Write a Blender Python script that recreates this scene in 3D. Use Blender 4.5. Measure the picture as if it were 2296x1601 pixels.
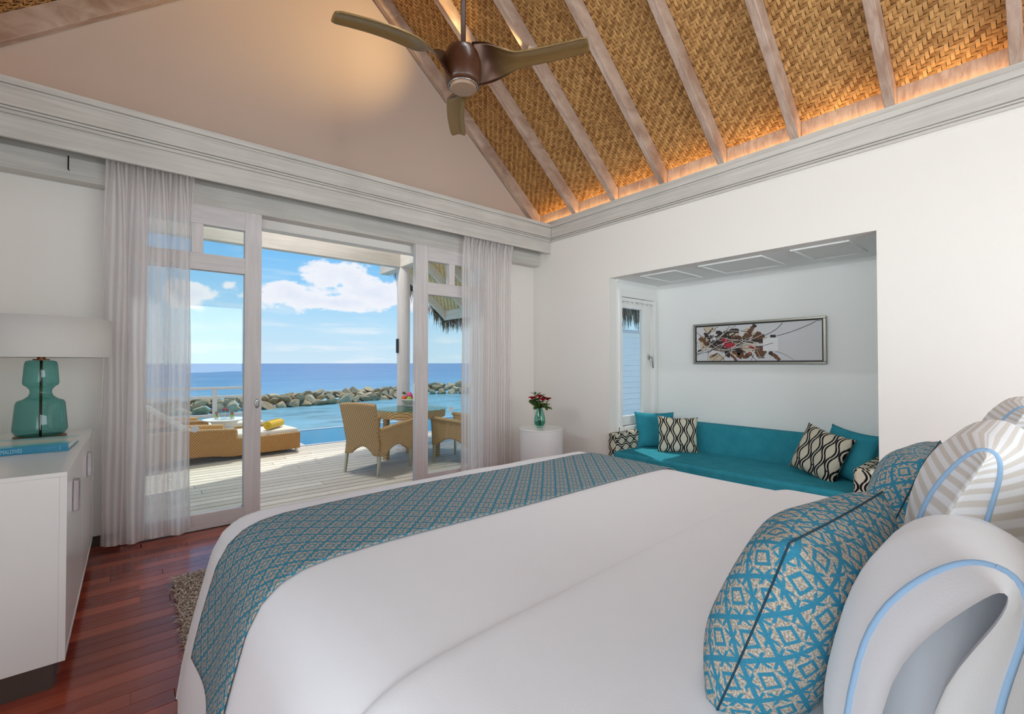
import bpy, bmesh, math, random
import numpy as np
from mathutils import Vector, Matrix, Euler

for _o in list(bpy.data.objects): bpy.data.objects.remove(_o)
random.seed(7); rng = np.random.default_rng(7)
SC = bpy.context.scene
COL = SC.collection
V = Vector
R = math.radians

# ------------------------------------------------------------------ camera
cam_d = bpy.data.cameras.new('camera'); cam = bpy.data.objects.new('camera', cam_d); COL.objects.link(cam)
cam_d.sensor_width = 36.0; cam_d.lens = 36.0 * 1018.08 / 2296.0
cam_d.clip_start = 0.05; cam_d.clip_end = 9000
_yaw, _pit, _rol = 0.874711, 0.0132887, -0.001031
_F = V((math.cos(_yaw), math.sin(_yaw), 0)); _Rt = V((math.sin(_yaw), -math.cos(_yaw), 0)); _U = V((0, 0, 1))
_F2 = _F * math.cos(_pit) + _U * math.sin(_pit); _U2 = _U * math.cos(_pit) - _F * math.sin(_pit)
_R2 = _Rt * math.cos(_rol) + _U2 * math.sin(_rol); _U3 = _U2 * math.cos(_rol) - _Rt * math.sin(_rol)
cam.matrix_world = Matrix(((_R2.x, _U3.x, -_F2.x, 0), (_R2.y, _U3.y, -_F2.y, 0), (_R2.z, _U3.z, -_F2.z, 1.3), (0, 0, 0, 1)))
SC.camera = cam

# ------------------------------------------------------------------ colour management
SC.view_settings.view_transform = 'Standard'; SC.view_settings.look = 'None'
SC.view_settings.gamma = 1.0; SC.view_settings.exposure = 0.0; SC.view_settings.use_curve_mapping = False
try:
    SC.cycles.use_denoising = True; SC.cycles.denoiser = 'OPENIMAGEDENOISE'
    SC.cycles.max_bounces = 10; SC.cycles.diffuse_bounces = 4; SC.cycles.glossy_bounces = 3; SC.cycles.transparent_max_bounces = 16
    SC.cycles.use_adaptive_sampling = True; SC.cycles.adaptive_threshold = 0.1; SC.cycles.adaptive_min_samples = 16
    SC.cycles.sample_clamp_indirect = 6.0; SC.cycles.caustics_reflective = False; SC.cycles.caustics_refractive = False
except Exception: pass

def lin(r, g, b):
    f = lambda c: (c / 255 / 12.92) if c / 255 <= 0.04045 else ((c / 255 + 0.055) / 1.055) ** 2.4
    return (f(r), f(g), f(b), 1.0)

# ------------------------------------------------------------------ world: tropical sky with cumulus
def build_world():
    w = bpy.data.worlds.new('sky'); SC.world = w; w.use_nodes = True
    nt = w.node_tree; nt.nodes.clear(); L = nt.links
    def N(t, **k):
        n = nt.nodes.new(t)
        for a, b in k.items(): setattr(n, a, b)
        return n
    def put(sock, v):
        if hasattr(v, 'is_linked') or isinstance(v, bpy.types.NodeSocket): L.new(v, sock)
        else: sock.default_value = v
    def m(op, a, b=None, c=None, clamp=False):
        n = N('ShaderNodeMath', operation=op, use_clamp=clamp); put(n.inputs[0], a)
        if b is not None: put(n.inputs[1], b)
        if c is not None: put(n.inputs[2], c)
        return n.outputs[0]
    tc = N('ShaderNodeTexCoord'); sep = N('ShaderNodeSeparateXYZ'); L.new(tc.outputs['Generated'], sep.inputs[0])
    az = m('ARCTAN2', sep.outputs['Y'], sep.outputs['X']); el = m('ARCSINE', sep.outputs['Z'])
    rp = N('ShaderNodeValToRGB'); e = rp.color_ramp.elements
    e[0].position = 0.0; e[0].color = lin(206, 232, 248)
    e[1].position = 1.0; e[1].color = lin(74, 140, 216)
    for p, c in ((0.055, (192, 228, 250)), (0.11, (160, 214, 250)), (0.18, (126, 195, 247)), (0.4, (96, 168, 235))):
        x = rp.color_ramp.elements.new(p); x.color = lin(*c)
    put(rp.inputs[0], m('DIVIDE', m('MAXIMUM', el, 0.0), 1.2))
    # cloud field: noise on (azimuth, elevation), banks of cumulus low over the sea
    cx = N('ShaderNodeCombineXYZ'); L.new(az, cx.inputs[0]); put(cx.inputs[1], m('MULTIPLY', el, 1.7)); 
    n1 = N('ShaderNodeTexNoise'); n1.inputs['Scale'].default_value = 17; n1.inputs['Detail'].default_value = 9; n1.inputs['Roughness'].default_value = 0.56
    L.new(cx.outputs[0], n1.inputs['Vector'])
    cw = N('ShaderNodeCombineXYZ'); L.new(az, cw.inputs[0]); put(cw.inputs[1], m('MULTIPLY', el, 7.0))
    n2 = N('ShaderNodeTexNoise'); n2.inputs['Scale'].default_value = 7; n2.inputs['Detail'].default_value = 6; L.new(cw.outputs[0], n2.inputs['Vector'])
    def blob(a0, e0, ra, re):
        dx = m('DIVIDE', m('SUBTRACT', az, a0), ra); dy = m('DIVIDE', m('SUBTRACT', el, e0), re)
        return m('SUBTRACT', 1.0, m('SQRT', m('ADD', m('MULTIPLY', dx, dx), m('MULTIPLY', dy, dy))))
    bl = None
    for b in ((1.33, .135, .075, .034), (1.262, .165, .06, .042), (1.21, .168, .055, .046), (1.165, .142, .07, .032), (1.09, .15, .07, .04), (1.495, .124, .05, .026), (1.432, .146, .022, .012), (1.25, .125, .15, .022),
              (0.8, .16, .14, .05), (1.9, .17, .16, .06), (2.5, .14, .2, .05), (0.2, .15, .2, .06), (-0.7, .16, .25, .06), (-1.8, .15, .25, .05), (-2.7, .16, .2, .06)):
        v = blob(*b); bl = v if bl is None else m('MAXIMUM', bl, v)
    dens = m('ADD', m('MULTIPLY', m('MAXIMUM', bl, -0.6), 1.15), m('MULTIPLY', m('SUBTRACT', n1.outputs['Fac'], 0.5), 3.0))
    d1 = N('ShaderNodeMapRange', interpolation_type='SMOOTHSTEP'); put(d1.inputs[0], dens); d1.inputs[1].default_value = 0.0; d1.inputs[2].default_value = 0.42
    d2 = N('ShaderNodeMapRange', interpolation_type='SMOOTHSTEP'); put(d2.inputs[0], n2.outputs['Fac']); d2.inputs[1].default_value = 0.48; d2.inputs[2].default_value = 0.78; d2.inputs[4].default_value = 0.55
    fade = m('MULTIPLY', d2.outputs[0], m('SUBTRACT', 1.0, m('MULTIPLY', el, 1.6), clamp=True))
    cf = m('MAXIMUM', m('MULTIPLY', d1.outputs[0], 0.94), fade)
    cm = N('ShaderNodeMapRange'); put(cm.inputs[0], dens); cm.inputs[1].default_value = 0.1; cm.inputs[2].default_value = 1.6
    cc = N('ShaderNodeMix', data_type='RGBA'); L.new(cm.outputs[0], cc.inputs[0]); cc.inputs[6].default_value = lin(250, 250, 253); cc.inputs[7].default_value = lin(226, 232, 248)
    mx = N('ShaderNodeMix', data_type='RGBA'); L.new(cf, mx.inputs[0]); L.new(rp.outputs[0], mx.inputs[6]); L.new(cc.outputs[2], mx.inputs[7])
    bg = N('ShaderNodeBackground'); L.new(mx.outputs[2], bg.inputs[0]); bg.inputs[1].default_value = 1.0
    o = N('ShaderNodeOutputWorld'); L.new(bg.outputs[0], o.inputs[0])
    try: w.cycles.sampling_method = 'MANUAL'; w.cycles.sample_map_resolution = 1024
    except Exception: pass
build_world()

# ------------------------------------------------------------------ lights
def light(name, kind, loc, energy, color=(1, 1, 1), to=None, **k):
    d = bpy.data.lights.new(name, kind); d.energy = energy; d.color = color
    for a, b in k.items(): setattr(d, a, b)
    o = bpy.data.objects.new(name, d); COL.objects.link(o); o.location = loc
    if to is not None: o.rotation_euler = (V(to) - V(loc)).to_track_quat('-Z', 'Y').to_euler()
    return o
SUN_DIR = V((0.47, 0.88, 1 / 0.55)).normalized()
light('sun', 'SUN', SUN_DIR * 40, 3.3, (1.0, 0.95, 0.86), to=(0, 0, 0), angle=R(0.53))
# added fill lights, standing for daylight from invented windows out of view
light('back_fill_light', 'AREA', (1.7, -2.3, 1.45), 104, (0.92, 0.98, 1.0), to=(1.7, 0, 1.5), shape='RECTANGLE', size=3.4, size_y=2.0)
light('side_fill_light', 'AREA', (-0.95, 1.75, 2.35), 17, (0.92, 0.98, 1.0), to=(2, 1.75, 2.30), shape='RECTANGLE', size=3.5, size_y=0.55, spread=R(85))
light('side_fill_light', 'AREA', (-0.95, -0.95, 1.12), 48, (0.92, 0.98, 1.0), to=(2, -0.95, 1.12), shape='RECTANGLE', size=2.4, size_y=1.15)
# added fill light under the bedroom ridge, brightens bed and floor
light('ridge_fill_light', 'AREA', (1.53, 0.9, 5.02), 30, (0.96, 0.98, 1.0), to=(1.53, 0.9, 0), shape='RECTANGLE', size=0.09, size_y=2.6)
# added fill light under the porch ridge, lifts the shaded deck
light('porch_fill_light', 'AREA', (1.53, 6.05, 4.55), 85, (1.0, 0.98, 0.95), to=(1.53, 6.05, 0), shape='DISK', size=0.6)
# warm strip lights hidden behind the cornice lip on both eaves
for _n, _x in (('cove_strip_light', 4.082), ('cove_strip_light', -1.022)):
    light(_n, 'AREA', (_x, 1.9, 3.062), 7, (1.0, 0.55, 0.16), to=(_x, 1.9, 5), shape='RECTANGLE', size=0.025, size_y=4.8)

# ------------------------------------------------------------------ mesh helpers
class MB:
    def __init__(s): s.v = []; s.f = []; s.uv = []; s.has_uv = False
    def add(s, vs, fs, uvs=None):
        k = len(s.v); s.v += [tuple(p) for p in vs]
        for i, f in enumerate(fs):
            s.f.append(tuple(k + j for j in f))
            if uvs is not None: s.uv.append([uvs[j] for j in f]); s.has_uv = True
            else: s.uv.append([(0, 0)] * len(f))
        return s
    def box(s, lo, hi, rot=None, piv=(0, 0, 0)):
        x0, y0, z0 = lo; x1, y1, z1 = hi
        vs = [V(p) for p in ((x0, y0, z0), (x1, y0, z0), (x1, y1, z0), (x0, y1, z0), (x0, y0, z1), (x1, y0, z1), (x1, y1, z1), (x0, y1, z1))]
        if rot is not None: vs = [rot @ (p - V(piv)) + V(piv) for p in vs]
        return s.add(vs, [(0, 3, 2, 1), (4, 5, 6, 7), (0, 1, 5, 4), (1, 2, 6, 5), (2, 3, 7, 6), (3, 0, 4, 7)])
    def prism(s, poly, ax, a, b):
        # poly: 2D points in the plane of the two other axes, extruded along ax from a to b
        n = len(poly); mk = {'x': lambda p, t: (t, p[0], p[1]), 'y': lambda p, t: (p[0], t, p[1]), 'z': lambda p, t: (p[0], p[1], t)}[ax]
        vs = [mk(p, a) for p in poly] + [mk(p, b) for p in poly]
        fs = [tuple(range(n)), tuple(range(2 * n - 1, n - 1, -1))] + [(i, i + n, (i + 1) % n + n, (i + 1) % n) for i in range(n)]
        return s.add(vs, fs)
    def lathe(s, prof, c=(0, 0, 0), seg=32, close=False):
        vs = []; fs = []; n = len(prof)
        for r, z in prof:
            for k in range(seg):
                a = 2 * math.pi * k / seg; vs.append((c[0] + r * math.cos(a), c[1] + r * math.sin(a), c[2] + z))
        for i in range(n - 1):
            for k in range(seg):
                k2 = (k + 1) % seg; fs.append((i * seg + k, i * seg + k2, (i + 1) * seg + k2, (i + 1) * seg + k))
        return s.add(vs, fs)
    def tube(s, pts, rad, seg=8, cap=True):
        pts = [V(p) for p in pts]; n = len(pts); vs = []; fs = []
        rad = rad if isinstance(rad, (list, tuple)) else [rad] * n
        ref = None
        for i, p in enumerate(pts):
            d = (pts[min(i + 1, n - 1)] - pts[max(i - 1, 0)]).normalized()
            if ref is None: ref = d.orthogonal().normalized()
            ref = (ref - d * ref.dot(d)).normalized(); b = d.cross(ref)
            for k in range(seg):
                a = 2 * math.pi * k / seg; vs.append(p + (ref * math.cos(a) + b * math.sin(a)) * rad[i])
        for i in range(n - 1):
            for k in range(seg):
                k2 = (k + 1) % seg; fs.append((i * seg + k, i * seg + k2, (i + 1) * seg + k2, (i + 1) * seg + k))
        if cap: fs.append(tuple(range(seg - 1, -1, -1))); fs.append(tuple(range((n - 1) * seg, n * seg)))
        return s.add(vs, fs)
    def grid(s, fn, nu, nv, uvfn=None, wrap=False):
        vs = []; uv = []; fs = []
        for i in range(nu + 1):
            for j in range(nv + 1):
                u, v = i / nu, j / nv; vs.append(fn(u, v)); uv.append(uvfn(u, v) if uvfn else (u, v))
        for i in range(nu):
            for j in range(nv):
                a = i * (nv + 1) + j; fs.append((a, a + nv + 1, a + nv + 2, a + 1))
        return s.add(vs, fs, uv)
    def mesh(s, name, smooth=False):
        me = bpy.data.meshes.new(name); me.from_pydata(s.v, [], s.f)
        if s.has_uv:
            ul = me.uv_layers.new(name='UVMap'); flat = [c for f in s.uv for p in f for c in p]; ul.data.foreach_set('uv', flat)
        if smooth: me.polygons.foreach_set('use_smooth', [True] * len(me.polygons))
        me.update(); return me

BASE = {}
def root_of(o):
    while o.parent is not None: o = o.parent
    return o
def thing(name, label=None, cat=None, loc=(0, 0, 0), group=None, kind=None, world=True):
    o = bpy.data.objects.new(name, None); COL.objects.link(o); o.location = loc; o.empty_display_size = 0.1
    if world: BASE[o.name] = V(loc)
    tag(o, label, cat, group, kind); return o
def tag(o, label=None, cat=None, group=None, kind=None):
    if label: o['label'] = label
    if cat: o['category'] = cat
    if group: o['group'] = group
    if kind: o['kind'] = kind
    return o
def obj(name, me, mat=None, parent=None, base=None, smooth=False, bevel=0, seg=2, weld=False, auto=None):
    if isinstance(me, MB): me = me.mesh(name, smooth)
    if weld or bevel:
        bm = bmesh.new(); bm.from_mesh(me)
        if weld: bmesh.ops.remove_doubles(bm, verts=bm.verts, dist=1e-5)
        if bevel:
            bmesh.ops.bevel(bm, geom=[e for e in bm.edges if len(e.link_faces) == 2 and e.calc_face_angle(0) > 0.5], offset=bevel, segments=seg, affect='EDGES', profile=0.5, clamp_overlap=True)
        bm.to_mesh(me); bm.free()
        if smooth: me.polygons.foreach_set('use_smooth', [True] * len(me.polygons))
    if auto is not None:
        me.polygons.foreach_set('use_smooth', [True] * len(me.polygons))
        try: me.set_sharp_from_angle(angle=R(auto))
        except Exception: pass
    if mat is not None and not me.materials: me.materials.append(mat)
    o = bpy.data.objects.new(name, me); COL.objects.link(o)
    if parent is not None:
        o.parent = parent; b = BASE.get(root_of(parent).name)
        if b is not None: me.transform(Matrix.Translation(-b))
    elif base is not None:
        me.transform(Matrix.Translation(-V(base))); o.location = base
    return o
def bx(name, lo, hi, mat, parent=None, bevel=0.0, base=None, seg=2):
    return obj(name, MB().box(lo, hi), mat, parent, base=base, bevel=bevel, seg=seg)
def copy_tree(o, parent=None):
    c = o.copy(); COL.objects.link(c); c.parent = parent
    for ch in o.children: copy_tree(ch, c)
    return c
def struct(o): o['kind'] = 'structure'; return o

# ------------------------------------------------------------------ material helpers
class NB:
    def __init__(s, name):
        s.m = bpy.data.materials.new(name); s.m.use_nodes = True; s.nt = s.m.node_tree; s.nt.nodes.clear(); s.L = s.nt.links
        s.out = s.n('ShaderNodeOutputMaterial')
    def n(s, t, **k):
        x = s.nt.nodes.new(t)
        for a, b in k.items(): setattr(x, a, b)
        return x
    def put(s, sock, v):
        if isinstance(v, bpy.types.NodeSocket): s.L.new(v, sock)
        elif isinstance(v, tuple) and len(v) == 3 and sock.type == 'RGBA': sock.default_value = (*v, 1)
        else: sock.default_value = v
    def math(s, op, a, b=None, c=None, clamp=False):
        x = s.n('ShaderNodeMath', operation=op, use_clamp=clamp); s.put(x.inputs[0], a)
        if b is not None: s.put(x.inputs[1], b)
        if c is not None: s.put(x.inputs[2], c)
        return x.outputs[0]
    def mix(s, f, a, b, blend='MIX'):
        x = s.n('ShaderNodeMix', data_type='RGBA', blend_type=blend); s.put(x.inputs[0], f); s.put(x.inputs[6], a); s.put(x.inputs[7], b); return x.outputs[2]
    def coord(s, kind='Object', scale=(1, 1, 1), rot=(0, 0, 0), loc=(0, 0, 0)):
        tc = s.n('ShaderNodeTexCoord'); mp = s.n('ShaderNodeMapping'); s.L.new(tc.outputs[kind], mp.inputs[0])
        mp.inputs['Scale'].default_value = scale; mp.inputs['Rotation'].default_value = rot; mp.inputs['Location'].default_value = loc; return mp.outputs[0]
    def noise(s, vec, scale=5, detail=4, rough=0.5, dist=0.0):
        x = s.n('ShaderNodeTexNoise'); s.put(x.inputs['Vector'], vec); x.inputs['Scale'].default_value = scale; x.inputs['Detail'].default_value = detail
        x.inputs['Roughness'].default_value = rough; x.inputs['Distortion'].default_value = dist; return x.outputs['Fac']
    def ramp(s, f, stops):
        x = s.n('ShaderNodeValToRGB'); s.put(x.inputs[0], f); e = x.color_ramp.elements
        e[0].position, e[0].color = stops[0][0], stops[0][1]; e[1].position, e[1].color = stops[-1][0], stops[-1][1]
        for p, c in stops[1:-1]: q = e.new(p); q.color = c
        return x.outputs[0]
    def step(s, f, a, b):
        x = s.n('ShaderNodeMapRange', interpolation_type='SMOOTHSTEP'); s.put(x.inputs[0], f); x.inputs[1].default_value = a; x.inputs[2].default_value = b; return x.outputs[0]
    def sep(s, vec):
        x = s.n('ShaderNodeSeparateXYZ'); s.put(x.inputs[0], vec); return x.outputs
    def bump(s, h, strength=0.3, dist=0.01, inv=False):
        x = s.n('ShaderNodeBump', invert=inv); s.put(x.inputs['Height'], h); x.inputs['Strength'].default_value = strength; x.inputs['Distance'].default_value = dist; return x.outputs[0]
    def bsdf(s, color, rough=0.5, metal=0.0, spec=0.5, normal=None, **k):
        b = s.n('ShaderNodeBsdfPrincipled'); s.put(b.inputs['Base Color'], color); s.put(b.inputs['Roughness'], rough); s.put(b.inputs['Metallic'], metal); s.put(b.inputs['Specular IOR Level'], spec)
        if normal is not None: s.L.new(normal, b.inputs['Normal'])
        for a, v in k.items(): s.put(b.inputs[a.replace('_', ' ')], v)
        return b
    def done(s, shader):
        s.L.new(shader.outputs[0], s.out.inputs[0]); return s.m

def plain(name, c, rough=0.5, metal=0.0, spec=0.5, bump=0.0, bscale=60, var=0.0, **k):
    b = NB(name); col = lin(*c); nrm = None
    if var or bump:
        vec = b.coord('Object'); nz = b.noise(vec, bscale, 4)
        if var: col = b.mix(b.noise(vec, 3.0, 4), tuple(x * (1 - var) for x in lin(*c)[:3]) + (1,), tuple(min(1, x * (1 + var)) for x in lin(*c)[:3]) + (1,))
        if bump: nrm = b.bump(nz, bump, 0.004)
    return b.done(b.bsdf(col, rough, metal, spec, nrm, **k))
def washed(name, c1, c2, axis, rough=0.55, strength=1.0):
    # lime-washed timber with grain along the given axis
    sc = {'x': (0.7, 16, 16), 'y': (16, 0.7, 16), 'z': (16, 16, 0.7)}[axis]
    b = NB(name); vec = b.coord('Object', sc); f = b.noise(vec, 2.2, 8, 0.62, 0.6); g = b.noise(b.coord('Object', tuple(v * 6 for v in sc)), 2.0, 3)
    h = b.noise(b.coord('Object', (1.3, 1.3, 1.3)), 1.6, 3)
    fac = b.math('ADD', b.math('MULTIPLY', f, 0.75), b.math('MULTIPLY', h, 0.35)); fac = b.step(fac, 0.38, 0.78)
    col = b.mix(fac, lin(*c1), lin(*c2))
    return b.done(b.bsdf(col, rough, 0, 0.35, b.bump(g, 0.12 * strength, 0.003)))
def rand_tone(name, c1, c2, grain_axis='x', rough=0.35, spec=0.5, bump=0.1, coat=0.0, knots=False):
    # each object (plank) gets its own tone
    sc = {'x': (1.0, 22, 22), 'y': (22, 1.0, 22)}[grain_axis]
    b = NB(name); oi = b.n('ShaderNodeObjectInfo'); vec = b.coord('Object', sc)
    add = b.n('ShaderNodeVectorMath', operation='ADD'); b.L.new(vec, add.inputs[0]); b.L.new(oi.outputs['Location'], add.inputs[1])
    f = b.noise(add.outputs[0], 2.0, 8, 0.6, 0.5)
    t = b.math('ADD', b.math('MULTIPLY', oi.outputs['Random'], 0.72), b.math('ADD', 0.1, b.math('MULTIPLY', b.math('SUBTRACT', f, 0.5), 0.5)), None, True)
    col = b.mix(t, lin(*c1), lin(*c2))
    if knots:
        kn = b.n('ShaderNodeTexVoronoi'); kn.inputs['Scale'].default_value = 3.2; b.L.new(add.outputs[0], kn.inputs['Vector'])
        col = b.mix(b.step(kn.outputs['Distance'], 0.16, 0.05), col, lin(96, 84, 70))
    return b.done(b.bsdf(col, rough, 0, spec, b.bump(f, bump, 0.003), Coat_Weight=coat, Coat_Roughness=0.12))

M = {}
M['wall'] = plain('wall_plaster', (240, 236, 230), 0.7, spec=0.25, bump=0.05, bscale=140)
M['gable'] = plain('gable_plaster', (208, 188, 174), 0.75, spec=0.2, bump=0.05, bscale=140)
M['alcove'] = plain('alcove_plaster', (242, 243, 240), 0.7, spec=0.25)
M['trim_x'] = washed('washed_trim_x', (198, 194, 188), (220, 216, 208), 'x')
M['trim_y'] = washed('washed_trim_y', (198, 194, 188), (220, 216, 208), 'y')
M['frame_x'] = washed('washed_frame_x', (212, 206, 206), (230, 225, 222), 'x')
M['frame_z'] = washed('washed_frame_z', (212, 206, 206), (230, 225, 222), 'z')
M['white_gloss'] = plain('white_lacquer', (232, 231, 229), 0.22, spec=0.45)
M['white_satin'] = plain('white_satin_paint', (244, 243, 240), 0.35)
M['plinth'] = plain('dark_plinth', (72, 58, 52), 0.5, var=0.15)
M['chrome'] = plain('chrome', (200, 202, 206), 0.15, metal=1.0)
M['steel'] = plain('brushed_steel', (172, 172, 170), 0.35, metal=1.0)
M['copper'] = plain('aged_copper', (122, 78, 52), 0.35, metal=0.85, var=0.2)
M['black'] = plain('black_paint', (16, 16, 17), 0.5)
M['jatoba'] = rand_tone('jatoba_plank', (112, 36, 28), (176, 86, 62), 'x', 0.24, 0.5, 0.06, 0.35)
M['deckwood'] = rand_tone('bleached_deck_plank', (198, 191, 178), (226, 220, 208), 'x', 0.7, 0.2, 0.35, 0, True)

def rafter_mat():
    b = NB('rafter_wood'); vec = b.coord('Object', (2, 12, 3)); f = b.noise(vec, 2.2, 7, 0.6, 0.8); h = b.noise(b.coord('Object'), 2.2, 4)
    col = b.mix(b.step(b.math('ADD', b.math('MULTIPLY', f, 0.6), b.math('MULTIPLY', h, 0.45)), 0.36, 0.7), lin(170, 140, 122), lin(212, 190, 174))
    return b.done(b.bsdf(col, 0.55, 0, 0.3, b.bump(f, 0.15, 0.004)))
M['rafter'] = rafter_mat()
def weave_mat(name, c1, c2):
    b = NB(name); at = b.n('ShaderNodeAttribute', attribute_name='tone'); f = b.noise(b.coord('Object', (40, 40, 40)), 2.0, 3)
    t = b.math('ADD', at.outputs['Fac'], b.math('MULTIPLY', b.math('SUBTRACT', f, 0.5), 0.35), None, True)
    return b.done(b.bsdf(b.mix(t, lin(*c1), lin(*c2)), 0.5, 0, 0.3))
M['weave'] = weave_mat('bamboo_weave', (140, 94, 48), (226, 176, 112))
M['lining'] = plain('dark_lining', (74, 48, 24), .8)
M['weave_lit'] = weave_mat('bamboo_weave_porch_lit', (200, 164, 104), (240, 214, 164))  # porch copy coloured lighter, stands for sun bounced up off the deck

def glass_pane(name, tint=(0.96, 0.985, 0.98), refl=1.0, ior=1.45, rough=0.0):
    b = NB(name); lw = b.n('ShaderNodeLayerWeight'); lw.inputs['Blend'].default_value = 0.5
    fac = b.math('ADD', 0.04 * (ior - 1) / 0.45, b.math('MULTIPLY', b.math('POWER', lw.outputs['Facing'], 4.0), 0.6))
    edge = b.mix(b.math('POWER', lw.outputs['Facing'], 2.0), (*tint, 1), tuple(t ** 2.2 for t in tint) + (1,))
    tr = b.n('ShaderNodeBsdfTransparent'); b.put(tr.inputs[0], edge); gl = b.n('ShaderNodeBsdfGlossy'); gl.inputs['Roughness'].default_value = rough
    mx = b.n('ShaderNodeMixShader'); b.put(mx.inputs[0], b.math('MULTIPLY', fac, refl)); b.L.new(tr.outputs[0], mx.inputs[1]); b.L.new(gl.outputs[0], mx.inputs[2])
    return b.done(mx)
M['glass'] = glass_pane('clear_pane', (0.95, 0.98, 0.975), 0.8)
M['clear_glass'] = glass_pane('clear_glassware', (0.93, 0.96, 0.96), 1.0)
M['teal_glass'] = glass_pane('teal_glass', (0.42, 0.72, 0.70), 1.0, 1.5, 0.03)
M['vase_glass'] = glass_pane('vase_glass', (0.70, 0.92, 0.87), 1.0, 1.5, 0.02)
M['table_glass'] = glass_pane('table_glass', (0.75, 0.9, 0.88), 1.0, 1.5, 0.0)

def sheer():
    b = NB('sheer_curtain'); uv = b.coord('UV'); s = b.sep(uv)
    st = b.math('PINGPONG', b.math('MULTIPLY', s[0], 1.0), 0.5)
    ns = b.noise(b.coord('UV', (1.0, 0.02, 1)), 1.3, 4); rib = b.step(b.math('ADD', b.math('MULTIPLY', st, 1.0), b.math('MULTIPLY', b.math('SUBTRACT', ns, 0.5), 0.5)), 0.1, 0.4)
    fine = b.noise(b.coord('UV', (8, 30, 1)), 3.0, 2)
    col = b.mix(rib, lin(240, 233, 232), lin(252, 249, 248))
    df = b.n('ShaderNodeBsdfDiffuse'); b.put(df.inputs[0], col); tl = b.n('ShaderNodeBsdfTranslucent'); b.put(tl.inputs[0], col)
    m1 = b.n('ShaderNodeMixShader'); m1.inputs[0].default_value = 0.56; b.L.new(df.outputs[0], m1.inputs[1]); b.L.new(tl.outputs[0], m1.inputs[2])
    tr = b.n('ShaderNodeBsdfTransparent'); m2 = b.n('ShaderNodeMixShader')
    b.put(m2.inputs[0], b.math('SUBTRACT', 0.43, b.math('ADD', b.math('MULTIPLY', rib, 0.2), b.math('MULTIPLY', fine, 0.16))))
    b.L.new(m1.outputs[0], m2.inputs[1]); b.L.new(tr.outputs[0], m2.inputs[2]); return b.done(m2)
M['sheer'] = sheer()
def linen(name, c, bump=0.04):
    b = NB(name); f = b.noise(b.coord('Object', (300, 300, 300)), 1.0, 2); w = b.noise(b.coord('Object'), 5, 3)
    return b.done(b.bsdf(lin(*c), 0.85, 0, 0.15, b.bump(b.math('ADD', f, b.math('MULTIPLY', w, 0.6)), bump, 0.01), Sheen_Weight=0.15))
M['linen'] = linen('white_cotton', (246, 246, 250))
M['suede'] = None
def suede():
    b = NB('teal_suede'); f = b.noise(b.coord('Object'), 9, 6, 0.65); g = b.noise(b.coord('Object'), 220, 2)
    return b.done(b.bsdf(b.mix(f, lin(30, 118, 138), lin(66, 160, 176)), 0.9, 0, 0.1, b.bump(g, 0.15, 0.002)))
M['suede'] = suede()
def striped_sham():
    b = NB('striped_sham'); s = b.sep(b.coord('UV'))
    st = b.step(b.math('PINGPONG', b.math('MULTIPLY', s[0], 1.0), 0.5), 0.18, 0.32)
    col = b.mix(st, lin(238, 236, 238), lin(216, 208, 200)); return b.done(b.bsdf(col, 0.75, 0, 0.2, b.bump(st, 0.1, 0.003, True)))
M['sham'] = striped_sham()
M['piping'] = plain('blue_piping', (150, 182, 214), 0.7)
def diamond(name):
    # woven taupe cloth with nested teal diamonds on a lattice; UV in cells
    b = NB(name); s = b.sep(b.coord('UV'))
    fu = b.math('ABSOLUTE', b.math('SUBTRACT', b.math('FRACT', s[0]), 0.5)); fv = b.math('ABSOLUTE', b.math('SUBTRACT', b.math('FRACT', s[1]), 0.5))
    d = b.math('ADD', fu, fv)                                   # 0 centre .. 0.5 lattice .. 1
    dd = b.math('PINGPONG', d, 0.5)                             # same figure in both diamond sets
    band = lambda a, c: b.math('MULTIPLY', b.step(dd, a - 0.012, a + 0.012), b.step(dd, c + 0.012, c - 0.012))
    teal = b.math('MAXIMUM', b.step(dd, 0.425, 0.445), band(0.13, 0.22))
    teal = b.math('MAXIMUM', teal, b.math('MULTIPLY', b.step(b.math('MINIMUM', fu, fv), 0.035, 0.02), b.step(dd, 0.27, 0.29)))
    knot = b.math('MULTIPLY', b.step(b.math('MINIMUM', b.math('ABSOLUTE', b.math('SUBTRACT', fu, 0.25)), b.math('ABSOLUTE', b.math('SUBTRACT', fv, 0.25))), 0.04, 0.02), b.step(dd, 0.30, 0.32))
    teal = b.math('MAXIMUM', teal, knot)
    fleck = b.noise(b.coord('UV', (26, 26, 1)), 1.0, 1)
    ta = b.mix(b.step(fleck, 0.42, 0.58), lin(152, 142, 130), lin(202, 191, 176)); te = b.mix(fleck, lin(42, 118, 146), lin(70, 150, 178))
    return b.done(b.bsdf(b.mix(teal, ta, te), 0.85, 0, 0.15, b.bump(b.math('ADD', b.math('MULTIPLY', fleck, 0.5), teal), 0.15, 0.002, True)))
M['diamond'] = diamond('teal_diamond_weave')
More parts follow.
